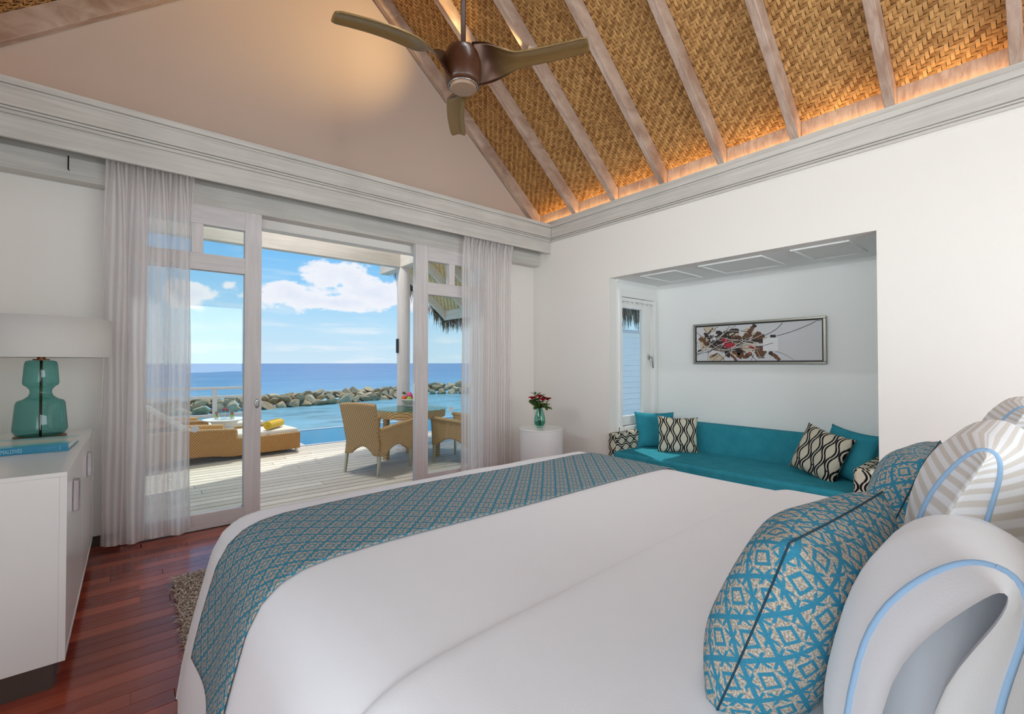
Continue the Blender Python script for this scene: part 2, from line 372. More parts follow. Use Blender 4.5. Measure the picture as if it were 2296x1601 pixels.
def ogee():
    b = NB('ikat_ogee'); s = b.sep(b.coord('UV')); snap = lambda x, k: b.math('DIVIDE', b.math('FLOOR', b.math('MULTIPLY', x, k)), k)
    u = snap(s[0], 22.0); v = snap(s[1], 22.0)
    up = b.math('PINGPONG', u, 1.0); line = b.math('ADD', 0.5, b.math('MULTIPLY', b.math('SINE', b.math('MULTIPLY', v, 2 * math.pi)), 0.25))
    d = b.math('SUBTRACT', up, line); ad = b.math('ABSOLUTE', d)
    inb = lambda a, c: b.math('MULTIPLY', b.math('GREATER_THAN', ad, a), b.math('LESS_THAN', ad, c))
    dash = b.math('GREATER_THAN', b.math('FRACT', b.math('MULTIPLY', v, 11.0)), 0.5)
    blk = b.math('MAXIMUM', inb(0.07, 0.25), b.math('MULTIPLY', b.math('LESS_THAN', ad, 0.07), b.math('MULTIPLY', b.math('GREATER_THAN', b.math('FRACT', b.math('MULTIPLY', b.math('ADD', u, 1.0), 0.5)), 0.5), dash)))
    edge = b.math('MULTIPLY', b.math('GREATER_THAN', ad, 0.25), b.math('LESS_THAN', ad, 0.29))
    col = b.mix(blk, b.mix(edge, lin(206, 200, 180), lin(120, 116, 112)), lin(20, 20, 26))
    return b.done(b.bsdf(col, 0.9, 0, 0.1))
M['ogee'] = ogee()
def wicker(name, c1, c2, c3=None):
    b = NB(name); s = b.sep(b.coord('Object')); k = 2 * math.pi / 0.032
    h = b.math('MULTIPLY', b.math('SINE', b.math('MULTIPLY', b.math('ADD', s[0], b.math('MULTIPLY', s[1], 1.0)), k)), b.math('SINE', b.math('MULTIPLY', s[2], k * 0.9)))
    fac = b.step(h, -0.5, 0.6); n = b.noise(b.coord('Object'), 3, 3)
    col = b.mix(fac, lin(*c1), b.mix(n, lin(*c2), lin(*(c3 or c2))))
    return b.done(b.bsdf(col, 0.6, 0, 0.3, b.bump(h, 0.5, 0.006)))
M['wicker'] = wicker('honey_wicker', (172, 132, 84), (226, 192, 142), (232, 202, 156))
M['wicker2'] = wicker('brown_wicker', (146, 100, 52), (206, 154, 90), (214, 166, 106))
M['cane_metal'] = plain('champagne_metal', (196, 184, 158), 0.35, metal=0.6)
M['cream'] = linen('cream_canvas', (236, 230, 216))
def towel_mat():
    b = NB('yellow_terry'); g = b.noise(b.coord('Object'), 160, 2); return b.done(b.bsdf(b.mix(g, lin(214, 172, 40), lin(240, 206, 84)), 0.95, 0, 0.05, b.bump(g, 0.6, 0.006), Sheen_Weight=0.2))
M['towel'] = towel_mat()
def rock_mat():
    b = NB('basalt_rock'); oi = b.n('ShaderNodeObjectInfo'); f = b.noise(b.coord('Object'), 2.4, 7, 0.62); g = b.noise(b.coord('Object'), 9, 4)
    t = b.math('ADD', b.math('MULTIPLY', oi.outputs['Random'], 0.6), b.math('MULTIPLY', b.math('SUBTRACT', f, 0.5), 1.3), None, True)
    return b.done(b.bsdf(b.mix(t, lin(172, 146, 108), lin(244, 220, 174)), 0.85, 0, 0.2, b.bump(g, 0.6, 0.05)))
M['rock'] = rock_mat()
def sea_mat():
    b = NB('sea_water'); geo = b.n('ShaderNodeNewGeometry'); s = b.sep(geo.outputs['Position'])
    dist = b.math('SQRT', b.math('ADD', b.math('MULTIPLY', s[0], s[0]), b.math('MULTIPLY', s[1], s[1])))
    lg = b.math('DIVIDE', b.math('LOGARITHM', dist, 10.0), 4.0)
    patch = b.noise(b.coord('Object', (0.012, 0.05, 1)), 1.0, 4); near = b.noise(b.coord('Object', (0.5, 0.9, 1)), 1.0, 5)
    lg2 = b.math('ADD', lg, b.math('MULTIPLY', b.math('SUBTRACT', patch, 0.5), 0.10))
    col = b.ramp(lg2, [(0.0, lin(146, 190, 178)), (0.30, lin(144, 190, 182)), (0.365, lin(120, 180, 184)), (0.43, lin(60, 134, 174)), (0.52, lin(34, 102, 160)), (0.66, lin(20, 82, 150)), (1.0, lin(14, 68, 140))])
    col = b.mix(b.math('MULTIPLY', b.step(near, 0.5, 0.68), b.step(lg, 0.42, 0.36)), col, lin(96, 132, 124))
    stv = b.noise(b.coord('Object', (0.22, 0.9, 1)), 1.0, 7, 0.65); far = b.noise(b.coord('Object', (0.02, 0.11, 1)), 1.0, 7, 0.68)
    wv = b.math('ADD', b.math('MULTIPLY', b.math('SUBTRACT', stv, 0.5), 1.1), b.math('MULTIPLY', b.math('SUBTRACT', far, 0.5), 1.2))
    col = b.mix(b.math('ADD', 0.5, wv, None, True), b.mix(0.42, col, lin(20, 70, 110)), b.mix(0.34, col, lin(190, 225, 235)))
    w1 = b.noise(b.coord('Object', (0.9, 1.6, 1)), 1.0, 5, 0.55); w2 = b.noise(b.coord('Object', (0.06, 0.16, 1)), 1.0, 6, 0.6)
    h = b.math('ADD', b.math('MULTIPLY', w1, 0.25), b.math('MULTIPLY', w2, 1.6))
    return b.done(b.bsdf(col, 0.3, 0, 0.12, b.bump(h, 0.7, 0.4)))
M['sea'] = sea_mat()
M['pool_tile'] = plain('pool_tile', (176, 222, 250), 0.4, var=0.12)
M['pool_step'] = plain('pool_step', (178, 240, 240), 0.4, var=0.1)
M['stone'] = plain('grey_coping', (186, 190, 200), 0.7, var=0.08)
def water_mat():
    b = NB('pool_water'); nz = b.noise(b.coord('Object', (3, 5, 1)), 1.5, 2); nm = b.bump(nz, 0.02, 0.05)
    lw = b.n('ShaderNodeLayerWeight'); lw.inputs['Blend'].default_value = 0.5
    tr = b.n('ShaderNodeBsdfTransparent'); b.put(tr.inputs[0], (0.80, 0.94, 0.985, 1)); gl = b.n('ShaderNodeBsdfGlossy'); gl.inputs['Roughness'].default_value = 0.03; b.L.new(nm, gl.inputs['Normal'])
    mx = b.n('ShaderNodeMixShader'); b.put(mx.inputs[0], b.math('MULTIPLY', b.math('POWER', lw.outputs['Facing'], 8.0), 0.3)); b.L.new(tr.outputs[0], mx.inputs[1]); b.L.new(gl.outputs[0], mx.inputs[2]); return b.done(mx)
M['pool_water'] = water_mat()
def thatch_mat():
    b = NB('dry_palm_thatch'); at = b.n('ShaderNodeAttribute', attribute_name='tone'); return b.done(b.bsdf(b.mix(at.outputs['Fac'], lin(66, 56, 46), lin(176, 158, 134)), 0.9, 0, 0.1))
M['thatch'] = thatch_mat()
def shag_mat():
    b = NB('shag_fibre'); at = b.n('ShaderNodeAttribute', attribute_name='tone'); return b.done(b.bsdf(b.mix(at.outputs['Fac'], lin(146, 122, 110), lin(232, 218, 204)), 0.9, 0, 0.1))
M['shag'] = shag_mat()
def fan_wood():
    b = NB('fan_walnut'); f = b.noise(b.coord('Object', (3, 3, 3)), 3.0, 7, 0.6, 1.0); return b.done(b.bsdf(b.mix(f, lin(50, 27, 16), lin(96, 56, 33)), 0.32, 0, 0.5))
M['fan_wood'] = fan_wood()
def fan_blade():
    b = NB('fan_blade_finish'); uv = b.coord('UV', (1.5, 14, 1)); f = b.noise(uv, 2.0, 6, 0.6, 0.4); s = b.sep(b.coord('UV'))
    c = b.mix(b.step(s[0], 0.12, 0.42), lin(66, 38, 22), b.mix(f, lin(112, 84, 48), lin(168, 138, 88)))
    return b.done(b.bsdf(c, 0.28, 0.5, 0.5))
M['fan_blade'] = fan_blade()
# ================================================================== ROOM SHELL
XL, XR, YF, YB = -0.985, 4.045, 4.40, -2.4
RX = (XL + XR) / 2; SL = 0.85; TH = math.atan(SL)
ZU = lambda x: 3.10 + SL * (2.515 - abs(x - RX))           # underside of the rafters
ZM = lambda x: ZU(x) + 0.19                                # woven mat plane
AY0, AY1, AX, AZ = 0.805, 3.16, 4.985, 2.24                # alcove

def plank_floor():
    fl = thing('floor', loc=(0, 0, 0), kind='structure'); fl['label'] = 'glossy dark red hardwood plank floor of the bedroom'
    bx('subfloor', (XL - .1, YB - .1, -0.12), (AX + .1, YF + .2, -0.022), M['plinth'], fl)
    w = 0.085; row = 0; y = YF
    shared = {}
    while y > YB:
        y0 = max(y - w, YB); x = XL - random.uniform(0, 0.9)
        while x < XR:
            L = random.choice((0.72, 0.9, 1.08, 1.26)) if y > 1.9 else 2.6
            a, b = max(x, XL), min(x + L, XR)
            if b - a > 0.03:
                key = (round(b - a, 2), round(y - y0, 3))
                if key not in shared:
                    mb = MB().box((0, 0, -0.022), (key[0] - 0.0015, key[1] - 0.0012, 0.0))
                    o = obj('plank', mb, M['jatoba'], fl, bevel=0.0012, seg=1); shared[key] = o.data
                else:
                    o = bpy.data.objects.new('plank', shared[key]); COL.objects.link(o); o.parent = fl
                o.location = (a, y0, 0)
            x += L
        y -= w; row += 1
plank_floor()

# ---- front wall with the wide sliding-door opening and the gable above it
OX0, OX1, OZ = 0.05, 3.12, 2.475
mb = MB(); mb.box((XL - .12, YF, 0), (OX0, YF + .12, 2.9)); mb.box((OX1, YF, 0), (XR + .12, YF + .12, 2.9)); mb.box((OX0, YF, OZ), (OX1, YF + .12, 2.9))
struct(obj('wall_front', mb, M['wall']))
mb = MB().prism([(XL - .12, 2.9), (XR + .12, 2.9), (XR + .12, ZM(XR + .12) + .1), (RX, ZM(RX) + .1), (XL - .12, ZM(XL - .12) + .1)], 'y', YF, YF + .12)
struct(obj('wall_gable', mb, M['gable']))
# ---- right wall with the sofa alcove
mb = MB(); mb.box((XR, AY1, 0), (XR + .12, YF, 3.03)); mb.box((XR, YB, 0), (XR + .12, AY0, 3.03)); mb.box((XR, AY0, AZ), (XR + .12, AY1, 3.03))
struct(obj('wall_right', mb, M['wall']))
struct(bx('wall_alcove_back', (AX, AY0 - .12, 0), (AX + .12, AY1 + .12, AZ + .1), M['alcove']))
struct(bx('wall_alcove_near', (XR + .12, AY0 - .12, 0), (AX, AY0, AZ + .1), M['alcove']))
WX0, WX1, WZ0, WZ1 = 4.25, 4.90, 0.58, 2.11                # window in the alcove's sea-side wall
mb = MB(); mb.box((XR + .12, AY1, 0), (WX0, AY1 + .12, AZ + .1)); mb.box((WX1, AY1, 0), (AX, AY1 + .12, AZ + .1)); mb.box((WX0, AY1, 0), (WX1, AY1 + .12, WZ0)); mb.box((WX0, AY1, WZ1), (WX1, AY1 + .12, AZ + .1))
struct(obj('wall_alcove_far', mb, M['alcove']))
ca = thing('ceiling_alcove', loc=(XR + .12, AY0, AZ), kind='structure'); ca['label'] = 'white alcove ceiling with three moulded panels'
bx('board', (XR + .12, AY0, AZ), (AX, AY1, AZ + .1), M['alcove'], ca)
for (y0, y1) in ((2.45, 2.86), (1.63, 2.21), (1.0, 1.41)):
    x0, x1 = 4.19, 4.76; m2 = MB(); t = 0.025
    for lo, hi in (((x0, y0, AZ - .014), (x1, y0 + t, AZ)), ((x0, y1 - t, AZ - .014), (x1, y1, AZ)), ((x0, y0 + t, AZ - .014), (x0 + t, y1 - t, AZ)), ((x1 - t, y0 + t, AZ - .014), (x1, y1 - t, AZ))): m2.box(lo, hi)
    obj('panel_moulding', m2, M['alcove'], ca, bevel=0.004)
m2 = MB(); m2.prism([(AX, AZ), (AX - .03, AZ), (AX, AZ - .04)], 'y', AY0, AY1); obj('edge_moulding', m2, M['alcove'], ca)
m2 = MB(); m2.prism([(AY1, AZ), (AY1 - .03, AZ), (AY1, AZ - .04)], 'x', XR + .12, AX); obj('edge_moulding', m2, M['alcove'], ca)
mb = MB(); mb.box((XL - .12, YB, 0), (XL, -2.2, 2.05)); mb.box((XL - .12, .3, 0), (XL, YF, 2.05)); mb.box((XL - .12, -2.2, 0), (XL, .3, .5)); mb.box((XL - .12, -2.2, 1.75), (XL, .3, 2.05)); mb.box((XL - .12, YB, 2.65), (XL, YF, 3.03)); mb.box((XL - .12, YB, 2.05), (XL, -.05, 2.65)); mb.box((XL - .12, 3.55, 2.05), (XL, YF, 2.65))
struct(obj('wall_left', mb, M['wall']))
mb = MB(); mb.box((XL, YB - .12, 0), (0.0, YB, 3.2)); mb.box((3.4, YB - .12, 0), (XR, YB, 3.2)); mb.box((0, YB - .12, 0), (3.4, YB, 0.45)); mb.box((0, YB - .12, 2.45), (3.4, YB, 3.2))
mb.prism([(XL - .12, 3.2), (XR + .12, 3.2), (XR + .12, ZM(XR + .12) + .1), (RX, ZM(RX) + .1), (XL - .12, ZM(XL - .12) + .1)], 'y', YB - .12, YB)
struct(obj('wall_back', mb, M['wall']))
struct(bx('baseboard_front', (XL, YF - .014, 0), (OX0, YF, 0.07), M['plinth']))
struct(bx('baseboard_right', (XR - .014, AY1 + .01, 0), (XR, YF, 0.07), M['plinth']))

# ---- cornice: moulded board round the eaves; on the front wall it stands forward as a curtain pelmet
PROF = [(0.0, 2.82), (.02, 2.82), (.02, 2.838), (.006, 2.840), (.006, 2.845), (.022, 2.847), (.022, 2.858), (.006, 2.860), (.006, 2.865), (.024, 2.867), (.024, 2.877), (.012, 2.881), (.012, 2.975), (.02, 2.98), (.02, 2.991), (.005, 2.994), (.005, 3.0), (.02, 3.003), (.026, 3.04), (0.0, 3.04)]
struct(obj('trim_1', MB().prism([(XR - d, z) for d, z in PROF], 'y', YB, 4.07 - .026), M['trim_y']))
struct(obj('trim_2', MB().prism([(XL + d, z) for d, z in reversed(PROF)], 'y', YB, 4.07 - .026), M['trim_y']))
struct(bx('trim_3', (XR, YB, 3.03), (XR + .018, YF, 3.09), M['trim_y']))
struct(bx('trim_4', (XL - .018, YB, 3.03), (XL, YF, 3.09), M['trim_y']))
pm = thing('trim_5', loc=(RX, 4.07, 2.68), kind='structure'); pm['label'] = 'grey washed wooden curtain pelmet with moulded upper board'
bx('board', (XL, 4.07, 2.68), (XR, 4.095, 2.83), M['trim_x'], pm, 0.003)
obj('moulding', MB().prism([(4.07 - d, z) for d, z in PROF] , 'x', XL, XR), M['trim_x'], pm)
bx('top_board', (XL, 4.07, 3.0), (XR, YF, 3.04), M['trim_x'], pm)
struct(bx('trim_6', (XL, 4.27, 2.55), (XR, YF, 2.70), M['trim_x'], bevel=0.003))
struct(bx('trim_7', (XL, 4.30, 2.70), (XR, YF, 2.99), M['trim_x']))
# curtain track
tr = bx('curtain_track', (XL, 4.165, 2.752), (XR, 4.19, 2.77), M['white_satin'], base=(RX, 4.18, 2.752)); tag(tr, 'slim white curtain track hidden behind the wooden pelmet', 'curtain track')

# ---- timber roof: rafters, blocking, woven mats
def weave(y0, y1, q0, q1, s, side, zoff=0.0, x_e=4.11):
    """2/2 twill of bamboo strips lying in the roof plane, strips as raised ribbons"""
    c, sn = math.cos(TH), math.sin(TH)
    ni = max(2, int(round((y1 - y0) / s))); nj = max(2, int(round((q1 - q0) / s))); sy = (y1 - y0) / ni; sq = (q1 - q0) / nj
    I, J = np.meshgrid(np.arange(-1, ni), np.arange(-1, nj), indexing='ij'); K = (I + J) % 4
    out_v = []; out_f = []; tones = []
    def floats(sel, along_q):
        i = I[sel].astype(float); j = J[sel].astype(float); n = len(i)
        if n == 0: return
        jit = rng.uniform(-.06, .06, n)
        T = rng.uniform(0.15, 0.95, n) * 0.7 + (0.28 if along_q else 0.0)
        pts = []
        for t, h in ((-0.12, -.0015), (0.55, .0035), (1.45, .0035), (2.12, -.0015)):
            for w in (0.06, 0.92):
                if along_q: yy = (i + w + jit) * sy; qq = (j + t) * sq
                else: yy = (i + t) * sy; qq = (j + w + jit) * sq
                pts.append(np.stack([np.clip(yy, 0, y1 - y0) + y0, np.clip(qq, 0, q1 - q0) + q0, np.full(n, h)], 1))
        P = np.stack(pts, 1)                                      # n,8,3
        k = sum(len(a) for a in out_v); idx = k + np.arange(n)[:, None] * 8
        for a in range(3):
            q = np.array([[2 * a, 2 * a + 1, 2 * a + 3, 2 * a + 2]]); out_f.append((idx[:, :, None] + q[None]).reshape(-1, 4))
            tones.append(T)
        out_v.append(P.reshape(-1, 3))
    floats(K == 0, True); floats(K == 2, False)
    P = np.concatenate(out_v); F = np.concatenate(out_f); T = np.concatenate(tones)
    x = x_e - P[:, 1] * c; zb = ZM(x_e) + zoff
    X = x - sn * P[:, 2]; Z = zb + P[:, 1] * sn - c * P[:, 2]
    if side < 0: X = 2 * RX - X
    me = bpy.data.meshes.new('woven_mat'); me.from_pydata(np.stack([X, P[:, 0], Z], 1).tolist(), [], F.tolist())
    at = me.attributes.new('tone', 'FLOAT', 'FACE'); at.data.foreach_set('value', T.astype(np.float32)); me.update(); return me

RAFT = [4.33, 3.66, 3.08, 2.48, 1.885, 1.29, 0.695, 0.10, -0.5, -1.1, -1.7, -2.3]
XE = 4.11; QMAX = (XE - RX) / math.cos(TH)
ce = thing('ceiling', loc=(RX, 1, 3.1), kind='structure'); ce['label'] = 'pitched ceiling of pale rafters over woven bamboo matting'
def rafter_mesh(y, side, x_low, w=0.06, x_top=None):
    xt = RX if x_top is None else x_top
    f = (lambda x: x) if side > 0 else (lambda x: 2 * RX - x)
    return MB().prism([(f(xt), ZU(xt)), (f(x_low), ZU(x_low)), (f(x_low), ZM(x_low)), (f(xt), ZM(xt))], 'y', y, y + w)
for side in (1, -1):
    for i, y in enumerate(RAFT):
        obj('rafter', rafter_mesh(y, side, XE), M['rafter'], ce, bevel=0.004)
        ytop = RAFT[i - 1] if i else None
        if ytop is not None:
            f = (lambda x: x) if side > 0 else (lambda x: 2 * RX - x)
            a, b = sorted((f(XE), f(XE + .03))); bx('blocking_board', (a, y + .06, 3.03), (b, ytop, ZM(XE) + .01), M['rafter'], ce, 0.002)
            if y > -0.6 and (side > 0 or y > 2.9):
                o = obj('woven_mat', weave(y + .06, ytop, 0, QMAX, 0.0235, side), M['weave'], ce); o['kind'] = 'stuff'
# backing of the mats (closes the roof), one board for each slope
for side in (1, -1):
    f = (lambda x: x) if side > 0 else (lambda x: 2 * RX - x)
    m2 = MB().prism([(f(RX), ZM(RX) + .006), (f(4.3), ZM(4.3) + .006), (f(4.3), ZM(4.3) + .06), (f(RX), ZM(RX) + .06)], 'y', YB - .1, YF + .1)
    o = obj('roof_lining', m2, M['lining'], ce)
bx('ridge_beam', (RX - .03, YB, ZU(RX) - .06), (RX + .03, YF, ZU(RX) + .1), M['rafter'], ce)
# alcove roof slab, outside
struct(bx('roof_alcove', (XR + .12, AY0 - .2, AZ + .1), (AX + .25, AY1 + .2, AZ + .2), M['white_satin']))

# ---- sliding glazed doors
YS0, YS1, YG = 4.28, 4.348, 4.335
def sash(name, x0, x1, gx0, gx1, mun, lab, hinge_left):
    t = thing(name, lab, None, (0.5 * (x0 + x1), YS0, 0.004), kind='structure')
    bx('stile', (x0, YS0, 0.004), (gx0, YS1, 2.56), M['frame_z'], t, 0.003); bx('stile', (gx1, YS0, 0.004), (x1, YS1, 2.56), M['frame_z'], t, 0.003)
    bx('rail', (gx0, YS0, 0.004), (gx1, YS1, 0.125), M['frame_x'], t, 0.003); bx('rail', (gx0, YS0, 2.035), (gx1, YS1, 2.165), M['frame_x'], t, 0.003); bx('rail', (gx0, YS0, 2.395), (gx1, YS1, 2.56), M['frame_x'], t, 0.003)
    xs = [gx0] + [v for m_ in mun for v in m_] + [gx1]
    for a, b in mun: bx('muntin', (a, YS0, 2.165), (b, YS1, 2.395), M['frame_z'], t, 0.003)
    bx('pane', (gx0, YG, 0.125), (gx1, YG + .006, 2.035), M['glass'], t)
    for i in range(0, len(xs), 2): bx('pane', (xs[i], YG, 2.165), (xs[i + 1], YG + .006, 2.395), M['glass'], t)
    return t
d1 = sash('door_1', -0.06, 0.829, 0.077, 0.706, [(0.343, 0.42)], 'sliding glass door sash with oval lock beside the tall sheer curtain', True)
lk = MB(); lk.lathe([(0.0, -.004), (.022, -.004), (.022, 0), (.017, .002), (.0, .002)], seg=20)
me = lk.mesh('lock_plate', True); me.transform(Matrix.Translation((0.800, YS0 - .003, 0.965)) @ Matrix.Diagonal((0.8, 1, 1.75, 1)) @ Matrix.Rotation(R(90), 4, 'X')); lo = obj('lock_plate', me, M['steel'], d1)
bx('lock_lever', (0.794, YS0 - .02, 0.945), (0.806, YS0 - .002, 0.985), M['steel'], lo, 0.003)
d2 = sash('door_2', 2.269, 3.20, 2.413, 3.06, [(2.673, 2.748)], 'sliding glass door sash with strike plate in front of the dining chairs', False)
bx('strike_plate', (2.262, YS0 + .018, 0.90), (2.27, YS0 + .05, 1.085), M['white_satin'], d2, 0.002)
for d_, xx in ((d1, 0.379), (d2, 2.735)):
    m2 = MB(); m2.lathe([(0, 0), (.028, 0), (.028, .0012), (0, .0012)], seg=24); me = m2.mesh('frosted_sticker'); me.transform(Matrix.Translation((xx, YG - .0005, 0.786)) @ Matrix.Rotation(R(90), 4, 'X'))
    obj('frosted_sticker', me, plain('sticker_%d' % (xx * 100), (224, 228, 230), 0.6), d_)
# threshold
struct(bx('trim_8', (OX0, 4.27, -0.02), (OX1, 4.37, 0.003), M['plinth']))

# ---- casement window of the alcove
w1 = thing('window_1', 'narrow white casement window in the alcove beside the sofa', None, (4.57, AY1, WZ0), kind='structure')
y0 = AY1 - .018
for lo, hi in (((4.205, y0, 2.055), (4.935, AY1, 2.135)), ((4.205, y0, WZ0 - .06), (WX0 + .01, AY1, 2.055)), ((WX1 - .01, y0, WZ0 - .06), (4.945, AY1, 2.055))): bx('casing', lo, hi, M['white_satin'], w1, 0.004)
bx('sill', (4.205, AY1 - .035, WZ0 - .05), (4.935, AY1 + .03, WZ0), M['white_satin'], w1, 0.004)
ys = AY1 + .035
for lo, hi in (((WX0, ys, WZ0), (4.325, ys + .05, 2.055)), ((4.735, ys, WZ0), (WX1, ys + .05, 2.055)), ((4.325, ys, WZ0), (4.735, ys + .05, .685)), ((4.325, ys, 1.94), (4.735, ys + .05, WZ1))): bx('sash', lo, hi, M['white_satin'], w1, 0.004)
bx('pane', (4.325, ys + .02, .685), (4.735, ys + .026, 1.94), M['glass'], w1)
h_ = bx('handle_plate', (4.835, ys - .012, 1.34), (4.86, ys, 1.40), M['steel'], w1, 0.004)
obj('handle', MB().tube([(4.847, ys - .012, 1.37), (4.847, ys - .045, 1.37), (4.853, ys - .05, 1.33), (4.87, ys - .05, 1.24)], .008, 8), M['steel'], w1, smooth=True)
bx('blind_headrail', (WX0 + .005, AY1 - .012, 2.01), (WX1 - .005, AY1 + .03, 2.05), M['white_satin'], w1, 0.006)
for k in range(6):
    x = WX0 + .06 + k * .1; bx('blind_clip', (x, AY1 - .002, 1.99), (x + .012, AY1 + .012, 2.012), M['white_satin'], w1)

# unseen windows added to go with the fill lights
w3 = thing('fill_window_3', 'added unseen clerestory window for fill light, opposite the sofa alcove', None, (XL - .06, 1.75, 2.05), kind='structure')
for lo, hi in (((XL - .1, -.05, 2.05), (XL - .04, 3.55, 2.09)), ((XL - .1, -.05, 2.61), (XL - .04, 3.55, 2.65))): bx('frame', lo, hi, M['frame_x'], w3)
for k in range(4):
    y = -.05 + k * 1.187; bx('mullion', (XL - .1, y, 2.09), (XL - .04, y + .04, 2.61), M['frame_z'], w3)
    if k < 3: bx('pane', (XL - .075, y + .04, 2.09), (XL - .069, y + 1.187, 2.61), M['glass'], w3)
w4 = thing('fill_window_4', 'added unseen low side window for fill light, level with the bed head', None, (XL - .06, -.95, .5), kind='structure')
for lo, hi in (((XL - .1, -2.2, .5), (XL - .04, .3, .55)), ((XL - .1, -2.2, 1.7), (XL - .04, .3, 1.75)), ((XL - .1, -2.2, .55), (XL - .04, -2.15, 1.7)), ((XL - .1, .25, .55), (XL - .04, .3, 1.7))): bx('frame', lo, hi, M['frame_z'], w4)
bx('pane', (XL - .075, -2.15, .55), (XL - .069, .25, 1.7), M['glass'], w4)
def fill_window(name, lo, hi, ax, lab):
    t = thing(name, lab, None, lo, kind='structure'); x0, y0, z0 = lo; x1, y1, z1 = hi; th = .05
    bx('frame', (x0, y0, z0), (x1, y1, z0 + th), M['frame_x'], t); bx('frame', (x0, y0, z1 - th), (x1, y1, z1), M['frame_x'], t)
    for k in range(4):
        a = x0 + (x1 - x0 - th) * k / 3; bx('mullion', (a, y0, z0 + th), (a + th, y1, z1 - th), M['frame_z'], t)
    bx('pane', (x0 + th, (y0 + y1) / 2 - .003, z0 + th), (x1 - th, (y0 + y1) / 2 + .003, z1 - th), M['glass'], t)
fill_window('fill_window_2', (0, YB - .09, .45), (3.4, YB - .03, 2.45), 'x', 'added unseen wide window for fill light behind the bed')  # added back window, goes with the back fill light
# ================================================================== BED
BX0, BX1, BY1 = 0.0, 0.0, 0.0
ZT = 0.70
LPROF = [(0.62, .700), (0.47, .696), (0.39, .686), (0.33, .664), (0.285, .625), (0.25, .555), (0.225, .45), (0.19, .30), (0.163, .15), (0.145, .012)]   # left side, x,z
CXB = 1.385                                                   # bed centre line in x
FPROF = [(2.03, .700), (2.09, .697), (2.13, .686), (2.162, .657), (2.185, .59), (2.197, .45), (2.205, .28), (2.212, .14), (2.22, .012)]     # foot, y,z
def arc(prof):
    s = [0.0]
    for a, b in zip(prof, prof[1:]): s.append(s[-1] + math.hypot(a[0] - b[0], a[1] - b[1]))
    return s
LS, FS = arc(LPROF), arc(FPROF)
def interp(S, prof, t):
    if t <= 0: return prof[0][0], prof[0][1]
    for i in range(len(S) - 1):
        if t <= S[i + 1]:
            f = (t - S[i]) / (S[i + 1] - S[i]); return prof[i][0] + f * (prof[i + 1][0] - prof[i][0]), prof[i][1] + f * (prof[i + 1][1] - prof[i][1])
    return prof[-1]
HALF = CXB - LPROF[0][0]
def duvet_pt(a, b, lift=0.0):
    """a: cloth coordinate across the bed measured from the centre line, b: along the bed towards the foot (y)"""
    sx = abs(a); sg = 1 if a >= 0 else -1
    if sx <= HALF: dx, zx = sx, ZT
    else:
        px, zx = interp(LS, LPROF, sx - HALF); dx = CXB - px
    if b <= FPROF[0][0]: y, zy = b, ZT
    else: y, zy = interp(FS, FPROF, b - FPROF[0][0])
    ex, ey = ZT - zx, ZT - zy
    e = (ex ** 4 + ey ** 4) ** 0.25
    x = CXB + sg * (dx + lift * min(1, ex / .3)); z = max(ZT - e, .008)
    crown = 0.012 * math.cos(min(1, sx / 1.1) * math.pi / 2) * (1 if b < 2.0 else max(0, 1 - (b - 2.0) / .3))
    rip = 0.010 * math.sin(x * 9 + y * 1.7) * math.sin(x * 3.1 + 1) * (min(1, ey / .02) if ey else 0) + 0.003 * math.sin(x * 5 + 2.1) * math.sin(y * 4 + .3)
    fold = 0.010 * math.sin(y * 11 + 1.2) * min(1, ex / .3) - 0.010 * math.sin(x * 12) * min(1, ey / .3)
    return V((x - sg * fold * (1 if ex > ey else 0), y - (fold if ey >= ex else 0), z + crown + rip + lift))
AEND = HALF + LS[-1]; BEND = FPROF[0][0] + FS[-1]
bed = thing('bed', 'king size bed with box base hidden under the white duvet', 'bed', (CXB, 1.0, 0))
bx('base', (0.42, -0.08, 0.06), (2.35, 1.95, 0.36), M['plinth'], bed, 0.01)
bx('mattress', (0.40, -0.06, 0.36), (2.37, 2.0, 0.655), M['linen'], bed, 0.05, seg=4)
for x in (0.55, 2.2):
    for y in (0.1, 1.8): bx('leg', (x - .03, y - .03, 0), (x + .03, y + .03, 0.06), M['plinth'], bed)
bx('headboard', (0.1, -0.2, 0), (2.67, -0.11, 1.15), M['cream'], bed, 0.02)
B0 = -0.02
mb = MB().grid(lambda u, v: duvet_pt((2 * u - 1) * AEND, B0 + v * (BEND - B0)), 150, 130)
o = obj('duvet', mb, M['linen'], None, base=(CXB, 1.0, 0.66), smooth=True); tag(o, 'smooth white duvet draped over the large bed', 'duvet')
# turned-down upper layer: a second thickness of cotton with a soft rolled edge
def fold_pt(u, v):
    a = (2 * u - 1) * (AEND - .02); bb = 0.0 + v * 0.835
    edge = 0.015 * math.sin(a * 2.2 + .4) + 0.02 * a * 0.2
    t = max(0, (v - .93) / .07); lift = 0.016 * math.sqrt(max(0, 1 - t * t)) + 0.0005
    return duvet_pt(a, bb + edge * v, lift)
o2 = obj('turned_down_sheet', MB().grid(fold_pt, 110, 70), M['linen'], None, base=(CXB, .4, .7), smooth=True); tag(o2, 'white top sheet layer turned down towards the pillows on the bed', 'bed sheet')

